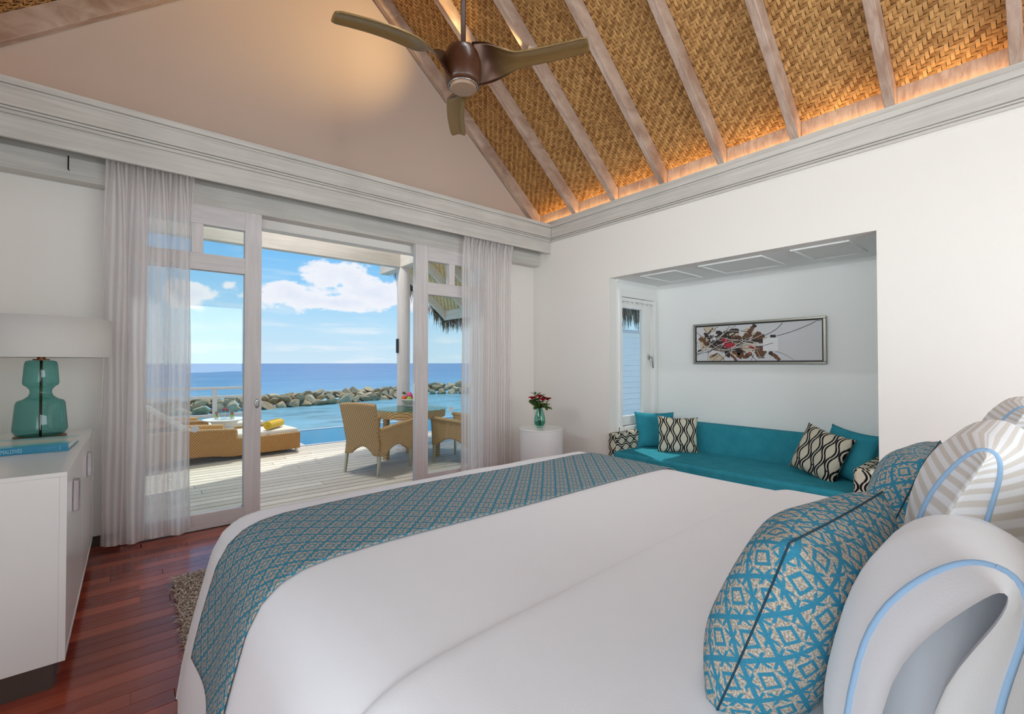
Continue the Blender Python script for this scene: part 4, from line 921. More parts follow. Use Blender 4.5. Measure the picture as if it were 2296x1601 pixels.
STROKES = [('beige',0.0558,[(2.552,1.691),(2.427,1.662)]),('beige',0.0992,[(2.591,1.518),(2.494,1.487)]),('beige',0.0558,[(2.495,1.35),(2.329,1.342)]),('beige',0.0558,[(2.11,1.645),(2.058,1.608)]),('beige',0.0806,[(2.117,1.503),(1.995,1.445)]),('beige',0.0496,[(1.938,1.556),(1.883,1.495)]),('brown',0.0372,[(1.993,1.705),(2.032,1.654),(2.077,1.602),(2.124,1.564)]),('brown',0.0434,[(2.606,1.585),(2.56,1.547),(2.516,1.494)]),('brown',0.0558,[(1.994,1.605),(1.944,1.576),(1.939,1.497)]),('brown',0.0868,[(1.951,1.471),(1.952,1.352)]),('brown',0.0434,[(2.124,1.557),(2.033,1.56),(1.938,1.556)]),('brown',0.0279,[(1.866,1.397),(1.8,1.357),(1.76,1.313)]),('brown',0.0558,[(2.232,1.424),(2.138,1.395),(2.165,1.34)]),('brown',0.0186,[(2.487,1.35),(2.393,1.399)]),('brown',0.0372,[(2.125,1.347),(2.028,1.386)]),('dark',0.0248,[(2.552,1.64),(2.486,1.572)]),('dark',0.031,[(2.412,1.647),(2.355,1.63)]),('dark',0.0682,[(2.413,1.562),(2.327,1.601),(2.265,1.598)]),('dark',0.0806,[(2.457,1.507),(2.37,1.497),(2.238,1.507)]),('dark',0.0744,[(2.315,1.397),(2.259,1.403)]),('dark',0.031,[(2.204,1.56),(2.124,1.53),(1.926,1.523)]),('dark',0.0496,[(2.516,1.53),(2.486,1.515)]),('dark',0.0124,[(2.448,1.692),(2.485,1.644),(2.545,1.611)]),('dark',0.0248,[(1.85,1.572),(1.796,1.566)]),('dark',0.0093,[(1.971,1.342),(1.903,1.345)]),('dark',0.0434,[(2.191,1.45),(2.131,1.408)]),('dark',0.0372,[(1.993,1.705),(2.013,1.679)]),('dark',0.031,[(1.86,1.397),(1.83,1.383)]),('red',0.031,[(2.349,1.553),(2.272,1.543)]),('red',0.0341,[(2.342,1.517),(2.204,1.478)]),('red',0.0279,[(2.328,1.468),(2.231,1.486)]),('red',0.0217,[(2.065,1.474),(2.002,1.449)]),('red',0.0186,[(2.177,1.559),(2.163,1.555)]),('red',0.0155,[(2.046,1.547),(2.033,1.54)]),('red',0.0136,[(1.883,1.441),(1.872,1.441)]),('red',0.0124,[(2.171,1.46),(2.138,1.446)]),('red',0.0155,[(2.066,1.4),(2.047,1.398)]),('pale',0.1333,[(1.92,1.485),(1.776,1.485)]),('black',0.0043,[(2.64,1.649),(2.545,1.575)]),('black',0.0043,[(2.556,1.702),(2.522,1.646),(2.442,1.585)]),('black',0.0043,[(2.639,1.384),(2.516,1.451)]),('black',0.0043,[(2.638,1.384),(2.494,1.425)]),('black',0.005,[(2.383,1.702),(2.419,1.69),(2.427,1.655)]),('black',0.0043,[(2.257,1.705),(2.327,1.622)]),('black',0.0043,[(2.189,1.705),(2.313,1.642)]),('black',0.0056,[(2.163,1.668),(2.231,1.589)]),('black',0.0056,[(2.23,1.627),(2.123,1.642),(2.032,1.613),(2.007,1.579)]),('black',0.005,[(1.733,1.707),(1.757,1.676),(1.786,1.646),(1.846,1.607),(1.907,1.581),(2.033,1.56)]),('black',0.0043,[(1.403,1.702),(1.436,1.706),(1.484,1.676),(1.57,1.639),(1.671,1.601),(1.787,1.569)]),('black',0.0031,[(1.8,1.408),(1.747,1.391),(1.696,1.362),(1.637,1.321)]),('black',0.0043,[(2.009,1.379),(2.041,1.314)]),('black',0.0043,[(2.034,1.366),(1.984,1.314)]),('black',0.0043,[(2.451,1.314),(2.371,1.384)]),('black',0.0043,[(2.372,1.314),(2.308,1.362)]),('black',0.0031,[(2.51,1.318),(2.502,1.4),(2.472,1.443)]),('black',0.0043,[(2.385,1.399),(2.315,1.314)]),('black',0.0062,[(2.111,1.421),(2.067,1.34)]),('black',0.0043,[(2.576,1.449),(2.553,1.481)]),('black',0.0037,[(1.983,1.485),(1.995,1.512),(2.033,1.54)]),('white',0.0043,[(2.494,1.487),(2.37,1.575),(2.327,1.636)]),('white',0.005,[(2.486,1.465),(2.357,1.44),(2.232,1.444),(2.098,1.488)]),('white',0.005,[(2.266,1.438),(2.124,1.53),(2.02,1.579)]),('white',0.0037,[(2.231,1.52),(2.098,1.482),(2.002,1.392)]),('white',0.0043,[(2.471,1.572),(2.486,1.472)]),('white',0.0043,[(2.428,1.428),(2.287,1.355)]),('white',0.0037,[(2.442,1.578),(2.327,1.573),(2.19,1.533)]),('white',0.0056,[(2.392,1.491),(2.342,1.503)]),('white',0.0074,[(2.02,1.599),(2.023,1.573),(2.059,1.534)]),('white',0.0043,[(2.124,1.516),(1.983,1.478)]),('white',0.0043,[(2.329,1.37),(2.124,1.503),(1.919,1.594)]),('white',0.0037,[(2.463,1.679),(2.442,1.571)]),('white',0.0043,[(2.576,1.547),(2.546,1.488),(2.501,1.451)]),('white',0.0037,[(2.151,1.477),(2.033,1.5)]),('white',0.0037,[(2.421,1.399),(2.231,1.465),(2.111,1.475)])]
SCOL = {'beige': (198, 184, 160), 'brown': (104, 66, 38), 'dark': (46, 30, 24), 'red': (180, 36, 56), 'pale': (226, 226, 226), 'black': (22, 20, 22), 'white': (222, 220, 212)}
sy = lambda y: cy0 + (y - 1.395) / (2.641 - 1.395) * (cy1 - cy0); sz = lambda z: cz0 + (z - 1.312) / (1.711 - 1.312) * (cz1 - cz0)
srand = random.Random(4)
PM = {ck: plain('paint_' + ck, SCOL[ck], .55, var=.25 if ck in ('brown', 'beige', 'dark') else 0) for ck in SCOL}
ER = random.Random(12); EX0 = []; EX1 = []
def rnd_line(n, cy, cz, ly, lz):
    a = V((0, ER.gauss(cy, .15), ER.gauss(cz, .06))); an = ER.uniform(-.9, .9); d = V((0, math.cos(an) * ly, math.sin(an) * lz)); b_ = ER.uniform(-.03, .03)
    return [((a + d * (t - .5) + V((0, 0, b_ * math.sin(3.14 * t)))).y, (a + d * (t - .5) + V((0, 0, b_ * math.sin(3.14 * t)))).z) for t in [i / n for i in range(n + 1)]]
for ck_, num, w0, w1, ly in (('beige', 9, .05, .09, .16), ('brown', 9, .02, .05, .12), ('dark', 12, .012, .04, .11)):
    for _ in range(num): EX0.append((ck_, ER.uniform(w0, w1), rnd_line(2, 2.28, 1.5, ly, .12)))
for ck_, num in (('black', 18), ('white', 15)):
    for _ in range(num): EX1.append((ck_, ER.uniform(.0025, .0045), rnd_line(4, 2.27, 1.5, ER.uniform(.1, .42), .2)))
for k, (ck, w_, pts) in enumerate(EX0 + STROKES + EX1):
    x = cvx - .0002 - .00004 * k; P = [V((0, sy(a), sz(b))) for a, b in pts]; Q = []
    for a, b in zip(P, P[1:]):
        for t in range(8): Q.append(a.lerp(b, t / 8))
    Q.append(P[-1]); L_, R_ = [], []; big = w_ > .01; w_ *= 1.3 if big and ck != 'pale' else 1.0
    rough = 0.0 if ck == 'pale' else (.3 if big else .12)
    for i, q in enumerate(Q):
        d = (Q[min(i + 1, len(Q) - 1)] - Q[max(0, i - 1)]).normalized(); n = V((0, -d.z, d.y)); e = 1.0 if ck == 'pale' or not big else (.6 + .4 * math.sin(math.pi * min(1, max(0, (i + .6) / (len(Q) + .2)))))
        l, r = q + n * w_ / 2 * e * (1 + srand.uniform(-rough, rough)), q - n * w_ / 2 * e * (1 + srand.uniform(-rough, rough))
        for s_, lst in ((l, L_), (r, R_)): lst.append((x, min(max(s_.y, cy0), cy1), min(max(s_.z, cz0), cz1)))
    n = len(L_); obj('paint_stroke', MB().add(L_ + R_, [(i, i + 1, n + i + 1, n + i) for i in range(n - 1)]), PM[ck], cv)
for ck, num in (('brown', 12), ('dark', 30), ('red', 12), ('black', 26), ('white', 44)):
    mb = MB()
    for q in range(num):
        a, b, rr_ = sy(srand.gauss(2.3, .18)), sz(srand.gauss(1.5, .08)), srand.uniform(.0015, .006); xx = cvx - .0078
        a = min(max(a, cy0 + .01), cy1 - .01); b = min(max(b, cz0 + .01), cz1 - .01)
        mb.add([(xx, a + rr_ * math.cos(t), b + rr_ * math.sin(t)) for t in (0, .9, 1.8, 2.7, 3.6, 4.5, 5.4)], [tuple(range(7))])
    o = obj('paint_specks', mb, PM[ck], cv); o['kind'] = 'stuff'

# ================================================================== CEILING FAN + SPOT
FC = V((RX, 2.29, 0))
fn_ = thing('ceiling_fan', 'dark walnut ceiling fan with three sculpted blades hanging from the ridge', 'ceiling fan', (RX, 2.29, 2.985))
obj('down_rod', MB().tube([(RX, 2.29, 3.2), (RX, 2.29, ZU(RX) - .06)], .016, 12), M['fan_wood'], fn_, smooth=True)
obj('housing', MB().lathe([(.088, 2.985), (.100, 2.987), (.108, 3.005), (.118, 3.045), (.124, 3.095), (.120, 3.145), (.103, 3.187), (.068, 3.212), (.022, 3.221), (0, 3.222)], FC, 48), M['fan_wood'], fn_, smooth=True)
obj('collar', MB().lathe([(.016, 3.212), (.03, 3.216), (.03, 3.236), (.016, 3.24)], FC, 24), M['fan_wood'], fn_, smooth=True)
obj('trim_ring', MB().lathe([(.087, 2.986), (.089, 2.980), (.085, 2.977), (.0845, 2.986)], FC, 48), M['chrome'], fn_, smooth=True)
obj('motor_cap', MB().lathe([(.081, 2.992), (.080, 2.972), (.073, 2.962), (.04, 2.959), (0, 2.958)], FC, 40), plain('cap_wood', (150, 120, 96), .4, var=.15), fn_, auto=35)
def blade(az):
    out = V((math.cos(az), math.sin(az), 0)); tan = V((-math.sin(az), math.cos(az), 0)); up = V((0, 0, 1))
    def fn(u, v):
        r = .085 + u * .675; s = v - .5
        k = min(1, u / .42); k = k * k * (3 - 2 * k); pit = R(66) * (1 - k) + R(5) * k
        ch = .225 * (1 - k) + (.135 - .022 * u) * k
        tipr = 1 if u < .955 else math.sqrt(max(.15, 1 - ((u - .955) / .045) ** 2 * .35))
        sweep = .035 * math.sin(u * 3.0) - .02 * u
        z = 3.088 + .012 * math.sin(u * math.pi) - .028 * u + .014 * (1 - 4 * s * s) * (.4 + .6 * k)
        c = s * ch * tipr
        return FC + out * r + tan * (c * math.cos(pit) + sweep - .02 * (1 - k)) + up * (z - c * math.sin(pit))
    o = obj('blade', MB().grid(fn, 48, 14, lambda u, v: (u, v)), M['fan_blade'], fn_, smooth=True); m_ = o.modifiers.new('thick', 'SOLIDIFY'); m_.thickness = .009; m_.offset = 0; return o
for a in (178, 60, -58): blade(R(a))
rd = thing('ridge_fill_lamp', 'added slim linear fill lamp under the ridge beam above the bed', 'lamp', (RX, 1.1, 5.05))  # unseen fixture added to carry the ridge fill light
bx('housing', (RX - .055, -.42, 5.03), (RX + .055, 2.2, 5.07), M['white_satin'], rd, .004)
for y in (-.2, 2.0): obj('hanger', MB().tube([(RX, y, 5.07), (RX, y, ZU(RX) - .05)], .006, 8), M['white_satin'], rd)
spx = thing('ceiling_spotlight', 'small round white spotlight fixed to a rafter behind the fan blade', 'spotlight', (2.79, 3.13, 4.17))
me = MB().lathe([(0, -.05), (.03, -.05), (.036, -.045), (.038, .03), (.03, .04), (0, .04)], (0, 0, 0), 28).mesh('head'); d_ = (V((1.0, 4.4, 4.7)) - V((2.79, 3.09, 4.13))).normalized()
me.transform(Matrix.Translation((2.785, 3.03, 4.15)) @ d_.to_track_quat('-Z', 'Y').to_matrix().to_4x4()); obj('head', me, plain('spot_paint', (214, 190, 172), .5), spx, auto=40)
obj('bracket', MB().tube([(2.785, 3.03, 4.18), (2.79, 3.06, 4.21), (2.79, 3.085, 4.22)], .008, 8), M['white_satin'], spx, smooth=True)
sp = light('ceiling_spotlight_beam', 'SPOT', V((2.785, 3.03, 4.15)) + d_ * .07, 120, (1.0, .70, .30), to=(1.0, 4.4, 4.75), spot_size=R(75), spot_blend=1.0, shadow_soft_size=.03)

# ================================================================== TERRACE
DZ = -0.05
def deck():
    t = thing('floor_deck', loc=(1, 6.5, DZ), kind='structure'); t['label'] = 'bleached timber deck of the terrace'
    w, gap = .145, .021; y = 4.375; shared = {}
    def put(a, b, y0, y1):
        key = (round(b - a, 2), round(y1 - y0, 3))
        if key not in shared:
            o = obj('deck_plank', MB().box((0, 0, -.028), (key[0] - .004, key[1], 0)), M['deckwood'], t, bevel=.003, seg=1); shared[key] = o.data
            o.data.transform(Matrix.Translation(BASE[t.name]))
        else:
            o = bpy.data.objects.new('deck_plank', shared[key]); COL.objects.link(o); o.parent = t
        o.location = V((a, y0, DZ)) - BASE[t.name]
    while y < 10.05:
        y1 = y + w - gap; end = 8.6 if y1 < 7.86 else 1.94
        x = -4.2 + random.uniform(0, 1.2)
        if y1 < 4.53: x, end = OX0 + .003, OX1 - .003
        elif y < 4.53: y = 4.53; y1 = y + w - gap
        while x < end - .05:
            L = random.choice((2.4, 3.0, 3.6)); put(x, min(x + L, end), y, y1); x += L
        y += w
    DK = plain('gap_shade_dark', (40, 36, 32), .9)  # dark sheet added under the planks to stand for shade in the gaps
    bx('gap_shade_sheet', (-4.2, 4.55, DZ - .2), (8.6, 7.88, DZ - .14), DK, t); bx('gap_shade_sheet', (-4.2, 7.88, DZ - .2), (1.94, 10.05, DZ - .14), DK, t)
    for yy in (4.9, 5.7, 6.5, 7.3): bx('joist', (-4.2, yy, DZ - .13), (8.6, yy + .05, DZ - .032), M['deckwood'], t)
    for yy in (8.0, 8.9, 9.8): bx('joist', (-4.2, yy, DZ - .13), (1.94, yy + .05, DZ - .032), M['deckwood'], t)
    bx('fascia_board', (-4.2, 10.05, DZ - .3), (2.1, 10.09, DZ), M['deckwood'], t)
deck()
# ---- plunge pool
pl = thing('pool', loc=(4.5, 9, -1.2), kind='structure'); pl['label'] = 'blue infinity pool at the edge of the deck'
bx('floor', (2.1, 7.9, -1.35), (8.6, 10.2, -1.3), M['pool_tile'], pl)
bx('wall', (2.1, 7.88, -1.3), (8.6, 7.92, -.08), M['pool_tile'], pl); bx('wall', (2.1, 10.1, -1.3), (8.6, 10.2, -.115), M['pool_tile'], pl); bx('wall', (2.1, 7.92, -1.3), (2.2, 10.1, -.08), M['pool_tile'], pl); bx('wall', (8.5, 7.92, -1.3), (8.6, 10.1, -.08), M['pool_tile'], pl)
bx('coping', (1.95, 7.88, -.08), (2.2, 10.15, -.045), M['stone'], pl, .006); bx('coping', (2.2, 7.88, -.08), (8.6, 7.96, -.045), M['stone'], pl, .006)
bx('overflow_lip', (2.2, 10.1, -.115), (8.6, 10.2, -.10), M['stone'], pl, .004)
for k in range(3): bx('step', (2.35, 7.93 + .32 * k, -1.3), (8.5, 8.25 + .32 * k, -.16 - .10 * k), M['pool_step'], pl, .004)
bx('water', (2.2, 7.96, -.112), (8.5, 10.1, -.108), M['pool_water'], pl)

# ---- porch: post, beams, rafters, matting and thatch
pc = thing('roof_porch', loc=(RX, 6.5, 2.8), kind='structure'); pc['label'] = 'open thatched porch roof with pale rafters'
bx('tie_beam', (RX - 2.2, 6.55, 2.80), (3.20, 6.66, 3.01), M['trim_x'], pc, .004)
for s_ in (1, -1):
    f = (lambda x: x) if s_ > 0 else (lambda x: 2 * RX - x); a, b = sorted((f(3.2), f(3.37))); bx('plate_beam', (a, YF + .12, 2.80), (b, 7.32, 3.0), M['trim_y'], pc, .004)
    EAVE = 5.08
    for y in (4.95, 5.52, 6.10, 6.72, 7.36, 8.26): obj('rafter', rafter_mesh(y, s_, EAVE), M['trim_y'], pc, bevel=.003)
    a, b = sorted((f(EAVE), f(EAVE + .025))); bx('fascia', (a, YF + .2, ZU(EAVE) - .01), (b, 8.34, ZM(EAVE) + .01), M['trim_y'], pc, .003)
    m2 = MB().prism([(f(RX), ZM(RX) + .006), (f(EAVE + .1), ZM(EAVE + .1) + .006), (f(EAVE + .1), ZM(EAVE + .1) + .03), (f(RX), ZM(RX) + .03)], 'y', YF + .12, 8.4); obj('roof_lining', m2, M['weave_lit'], pc)
    m2 = MB().prism([(f(RX), ZM(RX) + .035), (f(EAVE + .16), ZM(EAVE + .16) + .035), (f(EAVE + .16), ZM(EAVE + .16) + .2), (f(RX), ZM(RX) + .25)], 'y', YF + .12, 8.62); obj('thatch_layer', m2, M['thatch'], pc)
for ya, yb in ((5.58, 6.10), (6.16, 6.72), (6.78, 7.36), (7.42, 8.26)):
    o = obj('woven_mat', weave(ya, yb, 0, 1.75, .03, 1, 0.0, 5.08), M['weave_lit'], pc); o['kind'] = 'stuff'
def fringe(starts, dirs, n, lo, hi, w=.009):
    """hanging palm-leaf strips; starts: (p0, p1) segments along which they hang"""
    vs = []; fs = []; tn = []
    for (p0, p1), nn in zip(starts, n):
        p0, p1 = V(p0), V(p1)
        for k in range(nn):
            p = p0.lerp(p1, random.random()) + V((random.gauss(0, .035), random.gauss(0, .035), random.uniform(-.03, .04))); L_ = random.uniform(lo, hi) * random.choice((1, 1, 1.25)); a = random.uniform(0, 3.14); wx, wy = math.cos(a) * w, math.sin(a) * w
            dx, dy = random.gauss(dirs[0], .1), random.gauss(dirs[1], .1); b0 = len(vs)
            for t in (0, .4, .8, 1.0):
                ww = (1 - t * .85); q = p + V((dx * L_ * t ** .8, dy * L_ * t ** .8, -L_ * t)); vs.append((q.x - wx * ww, q.y - wy * ww, q.z)); vs.append((q.x + wx * ww, q.y + wy * ww, q.z))
            for i in range(3): fs.append((b0 + 2 * i, b0 + 2 * i + 1, b0 + 2 * i + 3, b0 + 2 * i + 2)); tn.append(random.random() ** 1.4)
    me = bpy.data.meshes.new('thatch_fringe'); me.from_pydata(vs, [], fs); at = me.attributes.new('tone', 'FLOAT', 'FACE'); at.data.foreach_set('value', tn); return me
o = obj('thatch_fringe', fringe([((2.6, 8.58, ZM(2.6) + .06), (5.2, 8.58, ZM(5.2) + .06)), ((5.22, YF + .3, ZM(5.22) + .07), (5.22, 8.6, ZM(5.22) + .07))], (.12, .08), (900, 1500), .22, .36), M['thatch'], pc); o['kind'] = 'stuff'
# unseen fixture added to carry the porch fill light
pl_ = thing('porch_fill_lamp', 'added round fill lamp under the porch ridge', 'lamp', (RX, 6.05, 4.6))
obj('lamp_body', MB().lathe([(0, 4.60), (.33, 4.60), (.33, 4.57), (.31, 4.57), (.31, 4.59), (0, 4.59)], (RX, 6.05, 0), 40), M['white_satin'], pl_, auto=40)
obj('hanging_rod', MB().tube([(RX, 6.05, 4.6), (RX, 6.05, ZU(RX))], .012, 8), M['white_satin'], pl_, smooth=True)
# column
cl = thing('porch_column', 'round white porch column behind the dining table', 'column', (3.285, 6.605, DZ))
obj('shaft', MB().lathe([(0, 0), (.10, 0), (.10, 2.85), (0, 2.85)], (3.285, 6.605, DZ), 40), M['frame_z'], cl, auto=40)
obj('base_ring', MB().lathe([(.10, 0), (.118, 0), (.118, .03), (.10, .035)], (3.285, 6.605, DZ), 40), M['frame_z'], cl, auto=40)
wl = bx('wall_light', (3.172, 6.57, 1.46), (3.186, 6.64, 1.68), M['black'], None, .003, base=(3.18, 6.605, 1.46)); tag(wl, 'slim black wall light on the side of the porch column', 'wall light')

# ---- dining table and chairs
tb = thing('dining_table', 'round wicker dining table with glass top on the deck', 'table', (3.07, 5.91, DZ)); TZ = .66
obj('glass_top', MB().lathe([(0, TZ - .008), (.50, TZ - .008), (.502, TZ - .004), (.50, TZ), (0, TZ)], (3.07, 5.91, 0), 64), M['table_glass'], tb, auto=40)
obj('apron', MB().lathe([(0, TZ - .011), (.475, TZ - .011), (.478, TZ - .03), (.47, TZ - .115), (.45, TZ - .115), (.455, TZ - .02)], (3.07, 5.91, 0), 56), M['wicker'], tb, auto=40)
for x, y in ((2.94, 5.57), (2.735, 6.02), (3.41, 5.79), (3.205, 6.255)):
    obj('leg', MB().box((x - .035, y - .035, DZ), (x + .035, y + .035, TZ - .05), Matrix.Rotation(R(25), 3, 'Z'), (x, y, 0)), M['wicker'], tb, bevel=.008)
def dining_chair():
    # local frame: seat centre at origin, chair faces +x, z=0 on the deck
    t = thing('dining_chair', None, 'chair', (0, 0, 0), 'wicker dining chairs', world=False)
    W, D = .27, .27
    arch = lambda s: .235 + .10 * max(0, 1 - (s * 1.35) ** 2) if abs(s) < .74 else .235
    # back panel, slightly raked, arched lower edge
    def back(u, v):
        s = 2 * u - 1; z0 = arch(s); z = z0 + (.86 - z0) * v; rake = -.02 - .11 * max(0, (z - .38)) / .48 - .03 * max(0, (.38 - z)) / .2
        return (-D + rake, s * (W - .015 + .03 * max(0, (z - .35))), z + .012 * (1 - s * s) * v)
    o = obj('backrest', MB().grid(back, 20, 20), M['wicker'], t, smooth=True); m_ = o.modifiers.new('t', 'SOLIDIFY'); m_.thickness = .045; m_.offset = 0
    for sg in (1, -1):
        def side(u, v, sg=sg):
            s = 2 * u - 1; z0 = arch(s); top = .545 + .06 * u; z = z0 + (top - z0) * v
            x0 = -D - .02 - .11 * max(0, (z - .38)) / .48 - .03 * max(0, (.38 - z)) / .2
            return (x0 + u * (D * 1.06 + .02 * v - x0), sg * (W + .012 * v * u), z)
        o = obj('arm_panel', MB().grid(side, 20, 14), M['wicker'], t, smooth=True); m_ = o.modifiers.new('t', 'SOLIDIFY'); m_.thickness = .035; m_.offset = 0
        obj('armrest', MB().tube([(-D - .05, sg * W, .545), (-.1, sg * (W + .01), .568), (.15, sg * (W + .015), .59), (D + .045, sg * (W + .012), .602), (D + .06, sg * (W + .012), .59)], [.026, .027, .028, .028, .018], 12), M['wicker'], t, smooth=True)
    def front(u, v):
        s = 2 * u - 1; z0 = arch(s); return (D + .02, s * W, z0 + (.43 - z0) * v)
    o = obj('front_panel', MB().grid(front, 20, 8), M['wicker'], t, smooth=True); m_ = o.modifiers.new('t', 'SOLIDIFY'); m_.thickness = .03; m_.offset = 0
    obj('seat', MB().box((-D, -W, .39), (D + .03, W, .43)), M['wicker'], t, bevel=.012)
    obj('seat_pad', MB().box((-D + .03, -W + .03, .431), (D + .01, W - .03, .475)), M['cream'], t, bevel=.015)
    for x, y, dx in ((D, W, .0), (D, -W, .0), (-D - .02, W - .01, -.045), (-D - .02, -W + .01, -.045)):
        obj('leg', MB().tube([(x + dx, y, 0.001), (x, y, .30)], [.017, .022], 4), M['cane_metal'], t)
    return t
ch = dining_chair(); ch.location = (2.44, 5.555, DZ); ch.rotation_euler.z = R(25); ch['label'] = 'honey wicker armchair seen from behind, left of the dining table'
c2 = copy_tree(ch); c2.location = (3.535, 5.335, DZ); c2.rotation_euler.z = R(115); c2['label'] = 'honey wicker armchair seen through the glass beside the sheer curtain'
# fruit
BC = V((3.15, 6.13, TZ))
bw = obj('fruit_bowl', MB().lathe([(0, .001), (.065, .001), (.068, .008), (.05, .022), (.09, .05), (.118, .095), (.122, .115), (.117, .115), (.112, .095), (.085, .058), (.04, .036), (0, .034)], BC, 48), plain('glazed_stoneware', (214, 212, 206), .4, var=.06), None, base=BC, smooth=True)
tag(bw, 'white footed fruit bowl on the glass dining table', 'bowl')
def fruit(name, off, r, col, lab, sz_=1.0, stem=True):
    c = BC + V(off); t = thing(name, lab, 'fruit', c, 'fruit in the bowl'); n = 12
    prof = [(r * math.sin(math.pi * k / n) * (1 + .05 * math.sin(math.pi * k / n * 2)), -r * sz_ * math.cos(math.pi * k / n) + (-.12 * r if k == n else 0)) for k in range(n + 1)]
    obj('flesh', MB().lathe(prof, c, 20), plain('skin_' + lab.split()[0] + name, col, .4, var=.2), t, smooth=True)
    if stem: obj('stem', MB().tube([c + V((0, 0, r * sz_ * .8)), c + V((.004, .003, r * sz_ * 1.15))], .0025, 6), G2, t)
fruit('orange', (-.066, .045, .122), .04, (236, 96, 30), 'small orange at the edge of the fruit bowl', .9, False)
fruit('green_apple', (-.03, -.045, .112), .042, (158, 190, 84), 'green apple at the front of the fruit bowl')
fruit('red_apple', (.066, -.03, .118), .048, (226, 82, 62), 'red apple resting against the rim of the fruit bowl')
fruit('red_apple', (.04, .06, .118), .045, (206, 60, 58), 'red apple at the back of the fruit bowl')
fruit('dragon_fruit', (.0, .01, .165), .046, (222, 92, 140), 'pink fruit on top of the fruit bowl', 1.1, False)
lf = thing('fruit_leaf', 'green leaf sprig on top of the fruit bowl', 'leaf', BC + V((-.04, .03, .18)))
for k, d in enumerate(((-.7, .5, .5), (-.9, 0, .25), (-.4, .8, .6))):
    o = bpy.data.objects.new('leaf', LM); COL.objects.link(o); o.parent = lf; o.matrix_local = aim((0, 0, 0), d, .075, k)

# ---- loungers
def lounger():
    t = thing('sun_lounger', None, 'sun lounger', (0, 0, 0), 'wicker sun loungers', world=False)
    # local: x 0 (head) .. 2.0 (foot), near side y=0, far side y=.66, z=0 deck
    low = lambda x: .055 + .05 * max(0, 1 - ((x - .62) / .42) ** 2)
    def top(x):
        if x < 1.13: return .43 + .03 * math.cos((x - .3) * 2.2)
        return .29
    for y in (0.0, .63):
        xs = [0, .15, .3, .45, .6, .75, .9, 1.0, 1.09, 1.125, 1.135, 1.3, 1.6, 2.0]
        poly = [(x, low(x)) for x in xs] + [(x, top(x)) for x in reversed(xs)]
        obj('side_panel', MB().prism(poly, 'y', y, y + .03), M['wicker2'], t)
        rim = [(x, y + .015, top(x)) for x in xs if x < 1.13] + [(1.13, y + .015, .40), (1.14, y + .015, .30)] + [(x, y + .015, .29) for x in (1.2, 1.6, 2.0)]
        obj('rim', MB().tube(rim, .018, 8), M['wicker'], t, smooth=True)
    obj('foot_panel', MB().box((1.97, .03, .055), (2.0, .63, .29)), M['wicker2'], t); obj('head_panel', MB().box((0, .03, .055), (.03, .63, .40)), M['wicker2'], t)
    obj('deck_panel', MB().box((.7, .03, .25), (1.97, .63, .28)), M['wicker2'], t)
    obj('mattress', MB().box((.72, .035, .282), (1.985, .625, .355)), M['cream'], t, bevel=.02, seg=3)
    rot = Matrix.Rotation(R(38), 3, 'Y')
    obj('backrest', MB().box((-.02, .035, .25), (.74, .625, .28), rot, (.74, .3, .27)), M['wicker2'], t)
    obj('back_cushion', MB().box((-.06, .04, .282), (.73, .62, .355), rot, (.74, .3, .27)), M['cream'], t, bevel=.02, seg=3)
    for x in (.06, 1.95):
        for y in (.02, .64): obj('foot', MB().box((x - .015, y - .015, 0.001), (x + .015, y + .015, .07)), M['cane_metal'], t)
    return t
l1 = lounger(); a = R(7); l1.location = (1.985 - 2 * math.cos(a), 7.455 - 2 * math.sin(a), DZ); l1.rotation_euler.z = a; l1['label'] = 'wicker sun lounger with a rolled yellow towel on its cream mattress'
l2 = copy_tree(l1); l2.location = (1.79 - 2 * math.cos(a), 8.80 - 2 * math.sin(a), DZ); l2['label'] = 'wicker sun lounger behind the drinks table, nearer the railing'
# rolled towel
def towel():
    n = 110; r0, r1, turns, th = .012, .068, 4.2, .011; L = .40
    out = []; inn = []
    for k in range(n + 1):
        f = k / n; an = f * turns * 2 * math.pi; r = r0 + (r1 - r0) * f; out.append((r * math.cos(an), r * math.sin(an))); inn.append(((r - th) * math.cos(an), (r - th) * math.sin(an)))
    mb = MB(); vs = []
    for x in (0, L): vs += [(x, p[0], p[1] + r1) for p in out] + [(x, p[0], p[1] + r1) for p in inn]
    m_ = n + 1; fs = []
    for i in range(n):
        fs += [(i, i + 1, 2 * m_ + i + 1, 2 * m_ + i), (m_ + i + 1, m_ + i, 3 * m_ + i, 3 * m_ + i + 1), (i + 1, i, m_ + i, m_ + i + 1), (2 * m_ + i, 2 * m_ + i + 1, 3 * m_ + i + 1, 3 * m_ + i)]
    fs.append((n, m_ + n, 3 * m_ + n, 2 * m_ + n)); mb.add(vs, fs); return mb
o = obj('rolled_towel', towel(), M['towel'], auto=50); o.location = (1.545, 7.50, DZ + .358); o.rotation_euler.z = R(52); tag(o, 'rolled yellow towel lying on the lounger mattress', 'towel')
